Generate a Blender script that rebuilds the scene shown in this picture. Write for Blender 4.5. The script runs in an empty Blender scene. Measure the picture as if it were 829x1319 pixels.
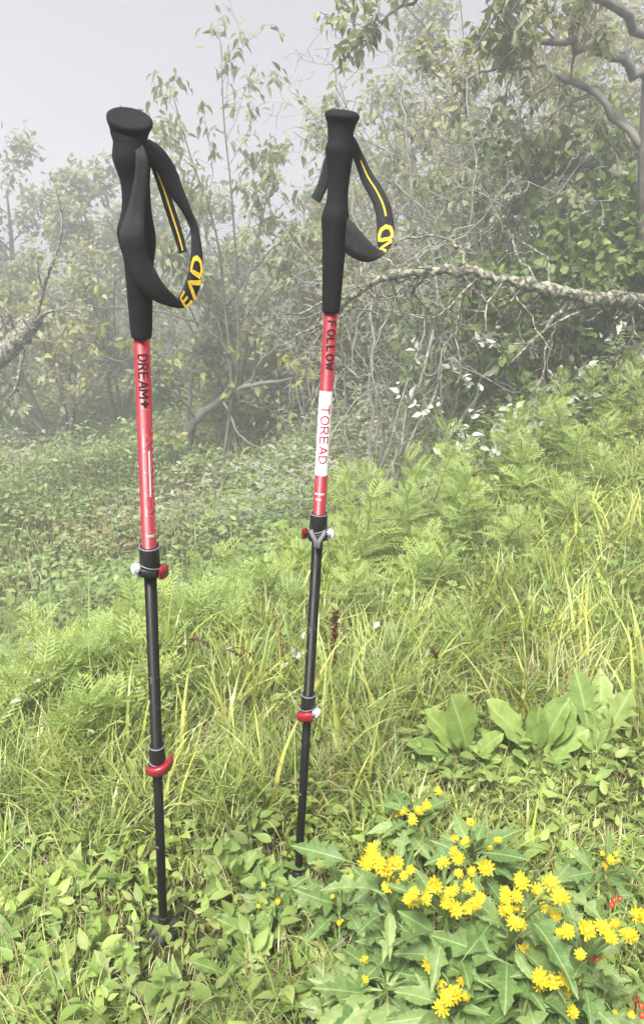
import bpy, bmesh, math, random
import numpy as np
from mathutils import Vector, Matrix

R = math.radians
rng = np.random.default_rng(11)
random.seed(11)
sc = bpy.context.scene
col = sc.collection

# ------------------------------------------------------------------ camera
F, TH, H = 952.6, R(22), 1.10
CT, ST = math.cos(TH), math.sin(TH)
cam_d = bpy.data.cameras.new('camera')
cam = bpy.data.objects.new('camera', cam_d)
col.objects.link(cam)
cam.location = (0, 0, H)
cam.rotation_euler = (R(90) - TH, 0, 0)
cam_d.sensor_fit = 'VERTICAL'
cam_d.sensor_height = 36
cam_d.lens = 26
cam_d.clip_start = 0.02
cam_d.clip_end = 600
sc.camera = cam

# ------------------------------------------------------------------ sky, sun, exposure
SUN_EL, SUN_AZ = R(62), R(205)       # soft light from high, a little behind the camera's left
w = bpy.data.worlds.new('World')
sc.world = w
w.use_nodes = True
nt = w.node_tree
bg = nt.nodes['Background']
sky = nt.nodes.new('ShaderNodeTexSky')
sky.sky_type = 'NISHITA'
sky.sun_disc = False
sky.sun_elevation = SUN_EL
sky.sun_rotation = SUN_AZ
sky.air_density = 1.0
sky.dust_density = 4.0
sky.ozone_density = 1.0
hsv = nt.nodes.new('ShaderNodeHueSaturation')      # an overcast sky has lost nearly all of its blue
hsv.inputs['Saturation'].default_value = 0.18
nt.links.new(sky.outputs[0], hsv.inputs['Color'])
nt.links.new(hsv.outputs[0], bg.inputs['Color'])
bg.inputs['Strength'].default_value = 0.05
sd = bpy.data.lights.new('sun', 'SUN')
sd.energy = 4.4
sd.angle = R(14)
sd.color = (1.0, 0.975, 0.935)
sun = bpy.data.objects.new('sun', sd)
col.objects.link(sun)
sdir = Vector((math.sin(SUN_AZ) * math.cos(SUN_EL), math.cos(SUN_AZ) * math.cos(SUN_EL), math.sin(SUN_EL)))
sun.rotation_euler = sdir.to_track_quat('Z', 'Y').to_euler()
sc.view_settings.view_transform = 'Standard'
sc.view_settings.look = 'None'
sc.view_settings.exposure = 1.58
sc.view_settings.gamma = 1.0
sc.render.engine = 'CYCLES'
sc.cycles.use_denoising = True
sc.cycles.volume_bounces = 2
sc.cycles.max_bounces = 8
sc.cycles.transmission_bounces = 4
HAZE_DENSITY = 0.038

# ------------------------------------------------------------------ helpers
def ray(px, py):
    dx, du = (px - 414.5) / F, (659.5 - py) / F
    return np.array([dx, CT + du * ST, -ST + du * CT])
def at(px, py, Y):
    d = ray(px, py)
    return np.array([0, 0, H]) + d * (Y / d[1])
def atz(px, py, z):
    d = ray(px, py)
    return np.array([0, 0, H]) + d * ((z - H) / d[2])

def sstep(a, b, x):
    t = np.clip((np.asarray(x, float) - a) / (b - a), 0, 1)
    return t * t * (3 - 2 * t)
def crest(x):
    return np.interp(x, [-3, -1.2, -.75, -.56, -.39, -.2, 0, .1, .8, 1.6, 4], [1.2, 1.3, 1.48, 1.64, 1.81, 2.12, 2.38, 2.5, 3.1, 3.7, 5.5])
def gz(x, y):
    """height of the ground: a grassy bank, then a drop to a lower meadow"""
    x = np.asarray(x, float); y = np.asarray(y, float)
    yc = crest(x)
    z = -0.085 * np.clip(y - 1.1, 0, 2.2)
    z = z + 0.38 * sstep(0.1, 2.0, x) * sstep(1.3, 3.6, y)
    over = y - yc
    z = z - (0.36 + 0.30 * sstep(0.6, -0.8, x)) * sstep(-0.1, 1.1, over) - 0.085 * np.clip(over - 0.8, 0, 7) - 0.03 * np.clip(over - 8, 0, 30)
    z = z + 0.012 * np.sin(7 * x + 1.3) * np.cos(6 * y) + 0.02 * np.sin(2.3 * x - 1.1) * np.sin(2.9 * y + .4)
    z = z + 0.10 * np.sin(0.9 * x + 2) * np.sin(0.8 * y + 1) * sstep(3.5, 7, y)
    near = sstep(0.75, 1.15, np.hypot(x + .1, (y - .9)) / .5)
    return z * (0.25 + 0.75 * near)
def G(x, y):
    return np.array([x, y, float(gz(x, y))])

def mesh_np(name, V, Fq, colors=None, smooth=True):
    """V (n,3), Fq (m,k) all faces the same size"""
    V = np.asarray(V, np.float32); Fq = np.asarray(Fq, np.int32)
    m, k = Fq.shape
    me = bpy.data.meshes.new(name)
    me.vertices.add(len(V)); me.vertices.foreach_set('co', V.ravel())
    me.loops.add(m * k); me.loops.foreach_set('vertex_index', Fq.ravel())
    me.polygons.add(m)
    me.polygons.foreach_set('loop_start', np.arange(0, m * k, k, dtype=np.int32))
    me.polygons.foreach_set('loop_total', np.full(m, k, np.int32))
    if smooth:
        me.polygons.foreach_set('use_smooth', np.ones(m, bool))
    if colors is not None:
        a = me.color_attributes.new('Col', 'FLOAT_COLOR', 'POINT')
        c4 = np.ones((len(V), 4), np.float32); c4[:, :3] = colors
        a.data.foreach_set('color', c4.ravel())
    me.update(calc_edges=True)
    return me
def link(name, me, mat=None, parent=None, kind=None, label=None):
    o = bpy.data.objects.new(name, me)
    col.objects.link(o)
    if mat is not None and me is not None and len(me.materials) == 0:
        me.materials.append(mat)
    if parent is not None:
        o.parent = parent
    if kind: o['kind'] = kind
    if label: o['label'] = label
    return o
def thing(name, label, cat, loc=(0, 0, 0), group=None):
    o = bpy.data.objects.new(name, None)
    o.empty_display_size = 0.05
    col.objects.link(o)
    o.location = tuple(float(v) for v in loc)
    o['label'] = label; o['category'] = cat
    if group: o['group'] = group
    return o
def structure(name, me, mat):
    return link(name, me, mat, kind='structure')

class MB:
    """collects tubes and quads that become one mesh"""
    def __init__(s): s.v = []; s.f = []; s.n = 0
    def grid(s, P, closed=True, flip=False):
        """P (rows, cols, 3)"""
        r, c = P.shape[:2]
        s.v.append(P.reshape(-1, 3))
        i = np.arange(r - 1)[:, None] * c
        jn = c if closed else c - 1
        j = np.arange(jn)[None, :]
        j2 = (j + 1) % c
        q = np.stack([i + j, i + j2, i + c + j2, i + c + j], -1).reshape(-1, 4) + s.n
        s.f.append(q[:, ::-1] if flip else q)
        s.n += r * c
    def tube(s, pts, rad, sides=6):
        pts = np.asarray(pts, float); rad = np.broadcast_to(np.asarray(rad, float), (len(pts),))
        t = np.gradient(pts, axis=0)
        t /= np.linalg.norm(t, axis=1)[:, None] + 1e-12
        ref = np.array([0.31, 0.23, 0.92]) if abs(t[0][2]) < .8 else np.array([0.9, 0.3, 0.1])
        a = np.cross(t, ref); a /= np.linalg.norm(a, axis=1)[:, None] + 1e-9
        b = np.cross(t, a)
        ang = np.linspace(0, 2 * math.pi, sides, endpoint=False)
        P = pts[:, None] + rad[:, None, None] * (np.cos(ang)[None, :, None] * a[:, None] + np.sin(ang)[None, :, None] * b[:, None])
        s.grid(P)
    def mesh(s, name, smooth=True):
        return mesh_np(name, np.concatenate(s.v), np.concatenate(s.f), smooth=smooth)

def catmull(pts, n=8):
    pts = np.asarray(pts, float)
    P = np.vstack([2 * pts[0] - pts[1], pts, 2 * pts[-1] - pts[-2]])
    out = []
    for i in range(1, len(P) - 2):
        for t in np.linspace(0, 1, n, endpoint=False):
            p0, p1, p2, p3 = P[i - 1:i + 3]
            out.append(.5 * ((2 * p1) + (-p0 + p2) * t + (2 * p0 - 5 * p1 + 4 * p2 - p3) * t * t + (-p0 + 3 * p1 - 3 * p2 + p3) * t ** 3))
    out.append(P[-2])
    return np.array(out)

# ------------------------------------------------------------------ materials
def newmat(name):
    m = bpy.data.materials.new(name); m.use_nodes = True
    return m, m.node_tree.nodes, m.node_tree.links
def ramp(N, stops):
    r = N.new('ShaderNodeValToRGB')
    e = r.color_ramp.elements
    while len(e) < len(stops): e.new(0.5)
    for k, (p, c) in enumerate(stops):
        e[k].position = p; e[k].color = (*c, 1)
    return r
def leaf_mat(name, stops=None, transl=.4, rough=.5, spec=.25, veins=0):
    """stops: colours picked by a random number per leaf object; None: per-leaf colour attribute"""
    m, N, L = newmat(name)
    out = N['Material Output']; p = N['Principled BSDF']
    p.inputs['Roughness'].default_value = rough
    p.inputs['Specular IOR Level'].default_value = spec
    if stops is None:
        a = N.new('ShaderNodeAttribute'); a.attribute_name = 'Col'; csrc = a.outputs['Color']
    else:
        oi = N.new('ShaderNodeObjectInfo')
        r = ramp(N, stops); L.new(oi.outputs['Random'], r.inputs[0]); csrc = r.outputs[0]
    tc = N.new('ShaderNodeTexCoord')
    no = N.new('ShaderNodeTexNoise'); no.inputs['Scale'].default_value = 6 if stops else 3
    no.inputs['Detail'].default_value = 4
    L.new(tc.outputs['Object'], no.inputs['Vector'])
    mr = N.new('ShaderNodeMapRange'); mr.inputs['From Min'].default_value = .3; mr.inputs['From Max'].default_value = .7
    mr.inputs['To Min'].default_value = .75; mr.inputs['To Max'].default_value = 1.2
    L.new(no.outputs['Fac'], mr.inputs['Value'])
    mx = N.new('ShaderNodeMixRGB'); mx.blend_type = 'MULTIPLY'; mx.inputs[0].default_value = 1
    L.new(csrc, mx.inputs[1]); L.new(mr.outputs[0], mx.inputs[2])
    base = mx.outputs[0]
    if veins:
        # pale midrib and side veins, drawn in the leaf's own coordinates
        sx_ = N.new('ShaderNodeSeparateXYZ'); L.new(tc.outputs['Object'], sx_.inputs[0])
        def mth(op, a, b=None, c=None):
            n_ = N.new('ShaderNodeMath'); n_.operation = op
            for k_, v_ in enumerate((a, b, c)):
                if v_ is None: continue
                if isinstance(v_, (int, float)): n_.inputs[k_].default_value = v_
                else: L.new(v_, n_.inputs[k_])
            return n_.outputs[0]
        ax_ = mth('ABSOLUTE', sx_.outputs['X'])
        rib = mth('LESS_THAN', ax_, .014)
        fr_ = mth('FRACT', mth('MULTIPLY', mth('SUBTRACT', sx_.outputs['Y'], mth('MULTIPLY', ax_, .8)), float(veins)))
        side = mth('MULTIPLY', mth('LESS_THAN', fr_, .10), .45)
        msk = mth('MAXIMUM', rib, side)
        vm = N.new('ShaderNodeMixRGB'); vm.blend_type = 'MIX'
        L.new(mth('MULTIPLY', msk, .40), vm.inputs[0]); L.new(base, vm.inputs[1]); vm.inputs[2].default_value = (.42, .48, .22, 1)
        base = vm.outputs[0]
        ns_ = N.new('ShaderNodeTexNoise'); ns_.inputs['Scale'].default_value = 5; ns_.inputs['Detail'].default_value = 6      # withered blotches
        vo_ = N.new('ShaderNodeVectorMath'); vo_.operation = 'ADD'; L.new(tc.outputs['Object'], vo_.inputs[0]); L.new(oi.outputs['Location'], vo_.inputs[1])
        vs_ = N.new('ShaderNodeVectorMath'); vs_.operation = 'SCALE'; vs_.inputs['Scale'].default_value = 1.0; L.new(vo_.outputs[0], vs_.inputs[0])
        L.new(vs_.outputs[0], ns_.inputs['Vector'])
        rs_ = ramp(N, [(.63, (0, 0, 0)), (.70, (.8, .8, .8))]); L.new(ns_.outputs['Fac'], rs_.inputs[0])
        bm_ = N.new('ShaderNodeMixRGB'); L.new(rs_.outputs[0], bm_.inputs[0]); L.new(base, bm_.inputs[1]); bm_.inputs[2].default_value = (.26, .20, .07, 1)
        base = bm_.outputs[0]
        bp = N.new('ShaderNodeBump'); bp.inputs['Strength'].default_value = .25; bp.inputs['Distance'].default_value = .01; bp.invert = True
        L.new(msk, bp.inputs['Height']); L.new(bp.outputs[0], p.inputs['Normal'])
    L.new(base, p.inputs['Base Color'])
    tr = N.new('ShaderNodeBsdfTranslucent')
    tm = N.new('ShaderNodeMixRGB'); tm.blend_type = 'MULTIPLY'; tm.inputs[0].default_value = 1
    tm.inputs[2].default_value = (1.25, 1.2, .6, 1)
    L.new(base, tm.inputs[1]); L.new(tm.outputs[0], tr.inputs['Color'])
    ms = N.new('ShaderNodeMixShader'); ms.inputs[0].default_value = transl
    L.new(p.outputs[0], ms.inputs[1]); L.new(tr.outputs[0], ms.inputs[2]); L.new(ms.outputs[0], out.inputs['Surface'])
    return m
def bark_mat(name, c1, c2, lichen=None, scale=9):
    m, N, L = newmat(name)
    p = N['Principled BSDF']; p.inputs['Roughness'].default_value = .9; p.inputs['Specular IOR Level'].default_value = .15
    tc = N.new('ShaderNodeTexCoord')
    n1 = N.new('ShaderNodeTexNoise'); n1.inputs['Scale'].default_value = scale; n1.inputs['Detail'].default_value = 8
    L.new(tc.outputs['Object'], n1.inputs['Vector'])
    r = ramp(N, [(.3, c1), (.7, c2)]); L.new(n1.outputs['Fac'], r.inputs[0]); c = r.outputs[0]
    if lichen:
        n2 = N.new('ShaderNodeTexNoise'); n2.inputs['Scale'].default_value = scale * 1.7; n2.inputs['Detail'].default_value = 5
        L.new(tc.outputs['Object'], n2.inputs['Vector'])
        r2 = ramp(N, [(.48, (0, 0, 0)), (.58, (1, 1, 1))]); L.new(n2.outputs['Fac'], r2.inputs[0])
        mx = N.new('ShaderNodeMixRGB'); L.new(r2.outputs[0], mx.inputs[0]); L.new(c, mx.inputs[1]); mx.inputs[2].default_value = (*lichen, 1)
        c = mx.outputs[0]
    L.new(c, p.inputs['Base Color'])
    bp = N.new('ShaderNodeBump'); bp.inputs['Strength'].default_value = .6; bp.inputs['Distance'].default_value = .02
    L.new(n1.outputs['Fac'], bp.inputs['Height']); L.new(bp.outputs[0], p.inputs['Normal'])
    return m
def plain(name, c, rough=.5, spec=.5, metal=0, noise=0, nscale=60, bump=0, bscale=300, worn=None):
    m, N, L = newmat(name)
    p = N['Principled BSDF']
    p.inputs['Base Color'].default_value = (*c, 1)
    p.inputs['Roughness'].default_value = rough; p.inputs['Specular IOR Level'].default_value = spec; p.inputs['Metallic'].default_value = metal
    tc = N.new('ShaderNodeTexCoord')
    if noise:
        n1 = N.new('ShaderNodeTexNoise'); n1.inputs['Scale'].default_value = nscale; n1.inputs['Detail'].default_value = 6
        L.new(tc.outputs['Object'], n1.inputs['Vector'])
        r = ramp(N, [(.3, tuple(v * (1 - noise) for v in c)), (.7, tuple(min(1, v * (1 + noise)) for v in c))])
        L.new(n1.outputs['Fac'], r.inputs[0]); cc = r.outputs[0]
        if worn:
            n2 = N.new('ShaderNodeTexNoise'); n2.inputs['Scale'].default_value = worn[1]; n2.inputs['Detail'].default_value = 9; n2.inputs['Roughness'].default_value = .7
            L.new(tc.outputs['Object'], n2.inputs['Vector'])
            r2 = ramp(N, [(worn[2], (0, 0, 0)), (worn[2] + .04, (1, 1, 1))]); L.new(n2.outputs['Fac'], r2.inputs[0])
            mx = N.new('ShaderNodeMixRGB'); L.new(r2.outputs[0], mx.inputs[0]); L.new(cc, mx.inputs[1]); mx.inputs[2].default_value = (*worn[0], 1); cc = mx.outputs[0]
        L.new(cc, p.inputs['Base Color'])
        mr = N.new('ShaderNodeMapRange'); mr.inputs['To Min'].default_value = max(0, rough - .12); mr.inputs['To Max'].default_value = min(1, rough + .12)
        L.new(n1.outputs['Fac'], mr.inputs['Value']); L.new(mr.outputs[0], p.inputs['Roughness'])
    if bump:
        n3 = N.new('ShaderNodeTexNoise'); n3.inputs['Scale'].default_value = bscale; n3.inputs['Detail'].default_value = 3
        L.new(tc.outputs['Object'], n3.inputs['Vector'])
        bp = N.new('ShaderNodeBump'); bp.inputs['Strength'].default_value = bump; bp.inputs['Distance'].default_value = .002
        L.new(n3.outputs['Fac'], bp.inputs['Height']); L.new(bp.outputs[0], p.inputs['Normal'])
    return m

M = {}
M['foam'] = plain('black_foam', (.007, .007, .008), .8, .15, noise=.3, nscale=40, bump=.25, bscale=700)
M['webbing'] = plain('black_webbing', (.022, .022, .023), .9, .2, noise=.25, nscale=200, bump=.35, bscale=900)
M['yellow'] = plain('yellow_thread', (.75, .50, .05), .7, .2, noise=.2, nscale=400)
M['red'] = plain('red_lacquer', (.175, .011, .017), .4, .35, noise=.10, nscale=30)
M['red_plastic'] = plain('red_plastic', (.19, .008, .015), .3, .4, noise=.15, nscale=80)
M['black_metal'] = plain('black_anodised_metal', (.004, .004, .0035), .42, .13, noise=.3, nscale=50, worn=((.20, .19, .15), 75, .635))
M['black_plastic'] = plain('black_plastic', (.010, .010, .011), .5, .3, noise=.2, nscale=60)
M['grey_trim'] = plain('grey_trim', (.13, .13, .14), .45, .5, noise=.1)
M['steel'] = plain('pale_nut_metal', (.68, .68, .66), .35, .5, metal=.2, noise=.1)
M['white'] = plain('white_label', (.80, .79, .79), .45, .4, noise=.03)
M['ink_black'] = plain('black_print', (.02, .012, .012), .5, .4)
M['ink_red'] = plain('dark_red_print', (.36, .012, .06), .5, .4)
M['ink_pink'] = plain('pale_pink_print', (.50, .25, .27), .5, .4)
M['ink_white'] = plain('white_print', (.78, .72, .72), .5, .4)
M['muddy'] = plain('muddy_rubber', (.02, .019, .017), .6, .4, noise=.4, nscale=60, worn=((.25, .24, .22), 45, .6))

m, N, L = newmat('soil_and_thatch')
p = N['Principled BSDF']; p.inputs['Roughness'].default_value = .95; p.inputs['Specular IOR Level'].default_value = .1
tc = N.new('ShaderNodeTexCoord')
n1 = N.new('ShaderNodeTexNoise'); n1.inputs['Scale'].default_value = 2.2; n1.inputs['Detail'].default_value = 10; n1.inputs['Roughness'].default_value = .7
n2 = N.new('ShaderNodeTexNoise'); n2.inputs['Scale'].default_value = 60; n2.inputs['Detail'].default_value = 8
L.new(tc.outputs['Object'], n1.inputs['Vector']); L.new(tc.outputs['Object'], n2.inputs['Vector'])
r1 = ramp(N, [(.3, (.035, .042, .016)), (.5, (.060, .062, .024)), (.7, (.085, .065, .038))]); L.new(n1.outputs['Fac'], r1.inputs[0])
r2 = ramp(N, [(.3, (.45, .45, .45)), (.75, (1.35, 1.3, 1.2))]); L.new(n2.outputs['Fac'], r2.inputs[0])
mx = N.new('ShaderNodeMixRGB'); mx.blend_type = 'MULTIPLY'; mx.inputs[0].default_value = 1
L.new(r1.outputs[0], mx.inputs[1]); L.new(r2.outputs[0], mx.inputs[2]); L.new(mx.outputs[0], p.inputs['Base Color'])
bp = N.new('ShaderNodeBump'); bp.inputs['Strength'].default_value = .8; bp.inputs['Distance'].default_value = .03
L.new(n2.outputs['Fac'], bp.inputs['Height']); L.new(bp.outputs[0], p.inputs['Normal'])
M['soil'] = m
M['leafcol'] = leaf_mat('leaf_by_attribute')
M['grass'] = leaf_mat('grass_by_attribute', transl=.38, rough=.38, spec=.5)
M['bark'] = bark_mat('grey_brown_bark', (.07, .065, .055), (.18, .17, .145))
M['bark_lichen'] = bark_mat('lichened_bark', (.028, .026, .02), (.13, .12, .095), lichen=(.25, .25, .18), scale=30)
M['twig'] = bark_mat('pale_twig_bark', (.17, .165, .14), (.33, .325, .28), scale=12)
M['stem'] = plain('green_stem', (.10, .15, .04), .6, .3, noise=.3, nscale=20)
M['dry'] = plain('dry_brown_stem', (.13, .075, .04), .9, .1, noise=.4, nscale=30)

# ------------------------------------------------------------------ ground
def axis(lo, hi, fine_lo, fine_hi, d0, growth=1.13):
    a = list(np.arange(fine_lo, fine_hi + 1e-6, d0)); d = d0; v = fine_hi
    while v < hi: d *= growth; v += d; a.append(v)
    d = d0; v = fine_lo
    while v > lo: d *= growth; v -= d; a.insert(0, v)
    return np.array(a)
gx, gy = axis(-90, 90, -3.0, 3.2, .045), axis(-30, 120, .3, 6, .045)
X, Y = np.meshgrid(gx, gy)
Z = gz(X, Y) + (rng.random(X.shape) - .5) * .012 * (np.abs(X) < 3) 
V = np.stack([X, Y, Z], -1)
mb = MB(); mb.grid(V, closed=False)
ground = structure('ground', mb.mesh('ground'), M['soil'])

# ------------------------------------------------------------------ lettering
GL = {   # strokes in a unit box, x right, y up
 'F': [[(0, 0), (0, 1), (.8, 1)], [(0, .53), (.65, .53)]],
 'O': [[(.5 + .46 * math.cos(t), .5 + .5 * math.sin(t)) for t in np.linspace(0, 2 * math.pi, 21)]],
 'L': [[(0, 1), (0, 0), (.75, 0)]],
 'W': [[(0, 1), (.25, 0), (.5, .8), (.75, 0), (1, 1)]],
 'T': [[(0, 1), (1, 1)], [(.5, 1), (.5, 0)]],
 'R': [[(0, 0), (0, 1), (.5, 1), (.78, .9), (.82, .74), (.75, .57), (.5, .48), (0, .48)], [(.45, .48), (.88, 0)]],
 'E': [[(.8, 0), (0, 0), (0, 1), (.8, 1)], [(0, .52), (.7, .52)]],
 'A': [[(0, 0), (.48, 1), (.96, 0)], [(.2, .3), (.76, .3)]],
 'V': [[(0, 0), (.48, 1), (.96, 0)]],      # the bar-less A on the straps
 'D': [[(0, 0), (0, 1), (.4, 1), (.75, .86), (.9, .5), (.75, .14), (.4, 0), (0, 0)]],
 'M': [[(0, 0), (0, 1), (.5, .3), (1, 1), (1, 0)]],
 '+': [[(0, .5), (.8, .5)], [(.4, .9), (.4, .1)]],
 'U': [[(1, 1), (0, 1), (0, 0), (1, 0)]],
 'B': [[(0, 0), (0, 1), (1, 1), (1, 0), (0, 0)]],
 'C': [[(.9, .85), (.6, 1), (.3, .95), (.05, .7), (0, .5), (.05, .3), (.3, .05), (.6, 0), (.9, .15)]],
 'I': [[(0, 0), (0, 1)]],
}
def letters_mesh(name, text, mapf, w, h, gap, sw, stepmax):
    """flat strokes laid on a surface: mapf(u along the line, v across) -> point"""
    V, Fc = [], []
    u0 = 0.
    for ch in text:
        if ch == ' ':
            u0 += w * .6; continue
        ww = w * (1.0 if ch in 'WMO' else .86)
        for st in GL[ch]:
            P = np.array([(u0 + a * ww, b * h) for a, b in st])
            Q = [P[0]]
            for a, b in zip(P[:-1], P[1:]):
                n = max(1, int(np.linalg.norm(b - a) / stepmax))
                for k in range(1, n + 1): Q.append(a + (b - a) * k / n)
            Q = np.array(Q)
            t = np.gradient(Q, axis=0); t /= np.linalg.norm(t, axis=1)[:, None] + 1e-9
            closed = np.linalg.norm(Q[0] - Q[-1]) < 1e-9
            nn = np.stack([-t[:, 1], t[:, 0]], -1)
            if not closed:
                Q[0] -= t[0] * sw * .5; Q[-1] += t[-1] * sw * .5
            for k in range(len(Q)):
                for sgn in (-1, 0, 1):
                    V.append(mapf(*(Q[k] + nn[k] * sgn * sw * .5)))
            b0 = len(V) - 3 * len(Q)
            for k in range(len(Q) - 1):
                i = b0 + 3 * k
                Fc += [(i, i + 1, i + 4, i + 3), (i + 1, i + 2, i + 5, i + 4)]
        u0 += ww + gap
    return mesh_np(name, V, Fc, smooth=False), u0 - gap

def lathe_mesh(name, prof, n=28, sx=1.0, sy=1.0, cap=True):
    """prof: (z, r[, dx, dy])"""
    mb = MB(); ang = np.linspace(0, 2 * math.pi, n, endpoint=False)
    P = []
    rows = [tuple(q) + (0, 0)[:4 - len(q)] if len(q) < 4 else q for q in prof]
    if cap: rows = [(rows[0][0], 1e-5, rows[0][2], rows[0][3]), rows[0]] + rows + [rows[-1], (rows[-1][0], 1e-5, rows[-1][2], rows[-1][3])]
    for z, r, dx, dy in rows:
        P.append(np.stack([r * sx * np.cos(ang) + dx, r * sy * np.sin(ang) + dy, np.full(n, z)], -1))
    mb.grid(np.array(P))
    return mb.mesh(name)

# ------------------------------------------------------------------ trekking poles
def ribbon(name, A, B, thick, mat, parent, n=7):
    """strap between two edge lines, with thickness; returns a mapping (u 0..1 along, v 0..1 across, lift)"""
    A = catmull(A, n); B = catmull(B, n)
    t = np.gradient((A + B) / 2, axis=0); wv = B - A
    nr = np.cross(t, wv); nr /= np.linalg.norm(nr, axis=1)[:, None] + 1e-12
    for k in range(1, len(nr)):
        if np.dot(nr[k], nr[k - 1]) < 0 and np.dot(nr[k], nr[k - 1]) < -.3: nr[k] *= -1
    h = nr * thick / 2
    P = np.stack([A + h, A * .67 + B * .33 + h, A * .33 + B * .67 + h, B + h, B - h, A * .33 + B * .67 - h, A * .67 + B * .33 - h, A - h], 1)
    mb = MB(); mb.grid(P)
    mb.grid(np.stack([P[0][[0, 1, 2, 3]], P[0][[7, 6, 5, 4]]]), closed=False)
    mb.grid(np.stack([P[-1][[0, 1, 2, 3]], P[-1][[7, 6, 5, 4]]]), closed=False)
    o = link(name, mb.mesh(name), mat, parent)
    def mp(k, v, lift):
        k = np.clip(k, 0, len(A) - 1.001); i = int(k); f = k - i
        a = A[i] * (1 - f) + A[i + 1] * f; b = B[i] * (1 - f) + B[i + 1] * f
        nn = nr[i] * (1 - f) + nr[i + 1] * f
        return a + (b - a) * v + nn * lift
    return o, mp, (A, B, nr)

def shaft_text(root, name, text, mat, s_top, r, ang0, w, h, gap, sw, lift=.00025, up_is_right=True):
    """lettering that reads downwards along the shaft; ang0: angle of its baseline centre seen from the camera side"""
    def mapf(u, v):
        # reading direction = down (-z); letter-up = to the viewer's right
        a = ang0 + ((v - h / 2) / r if up_is_right else -(v - h / 2) / r)
        rr = r + lift
        return (rr * math.sin(a), -rr * math.cos(a), s_top - u)
    me, ln = letters_mesh(name, text, mapf, w, h, gap, sw, .0012)
    return link(name, me, mat, root)

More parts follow.
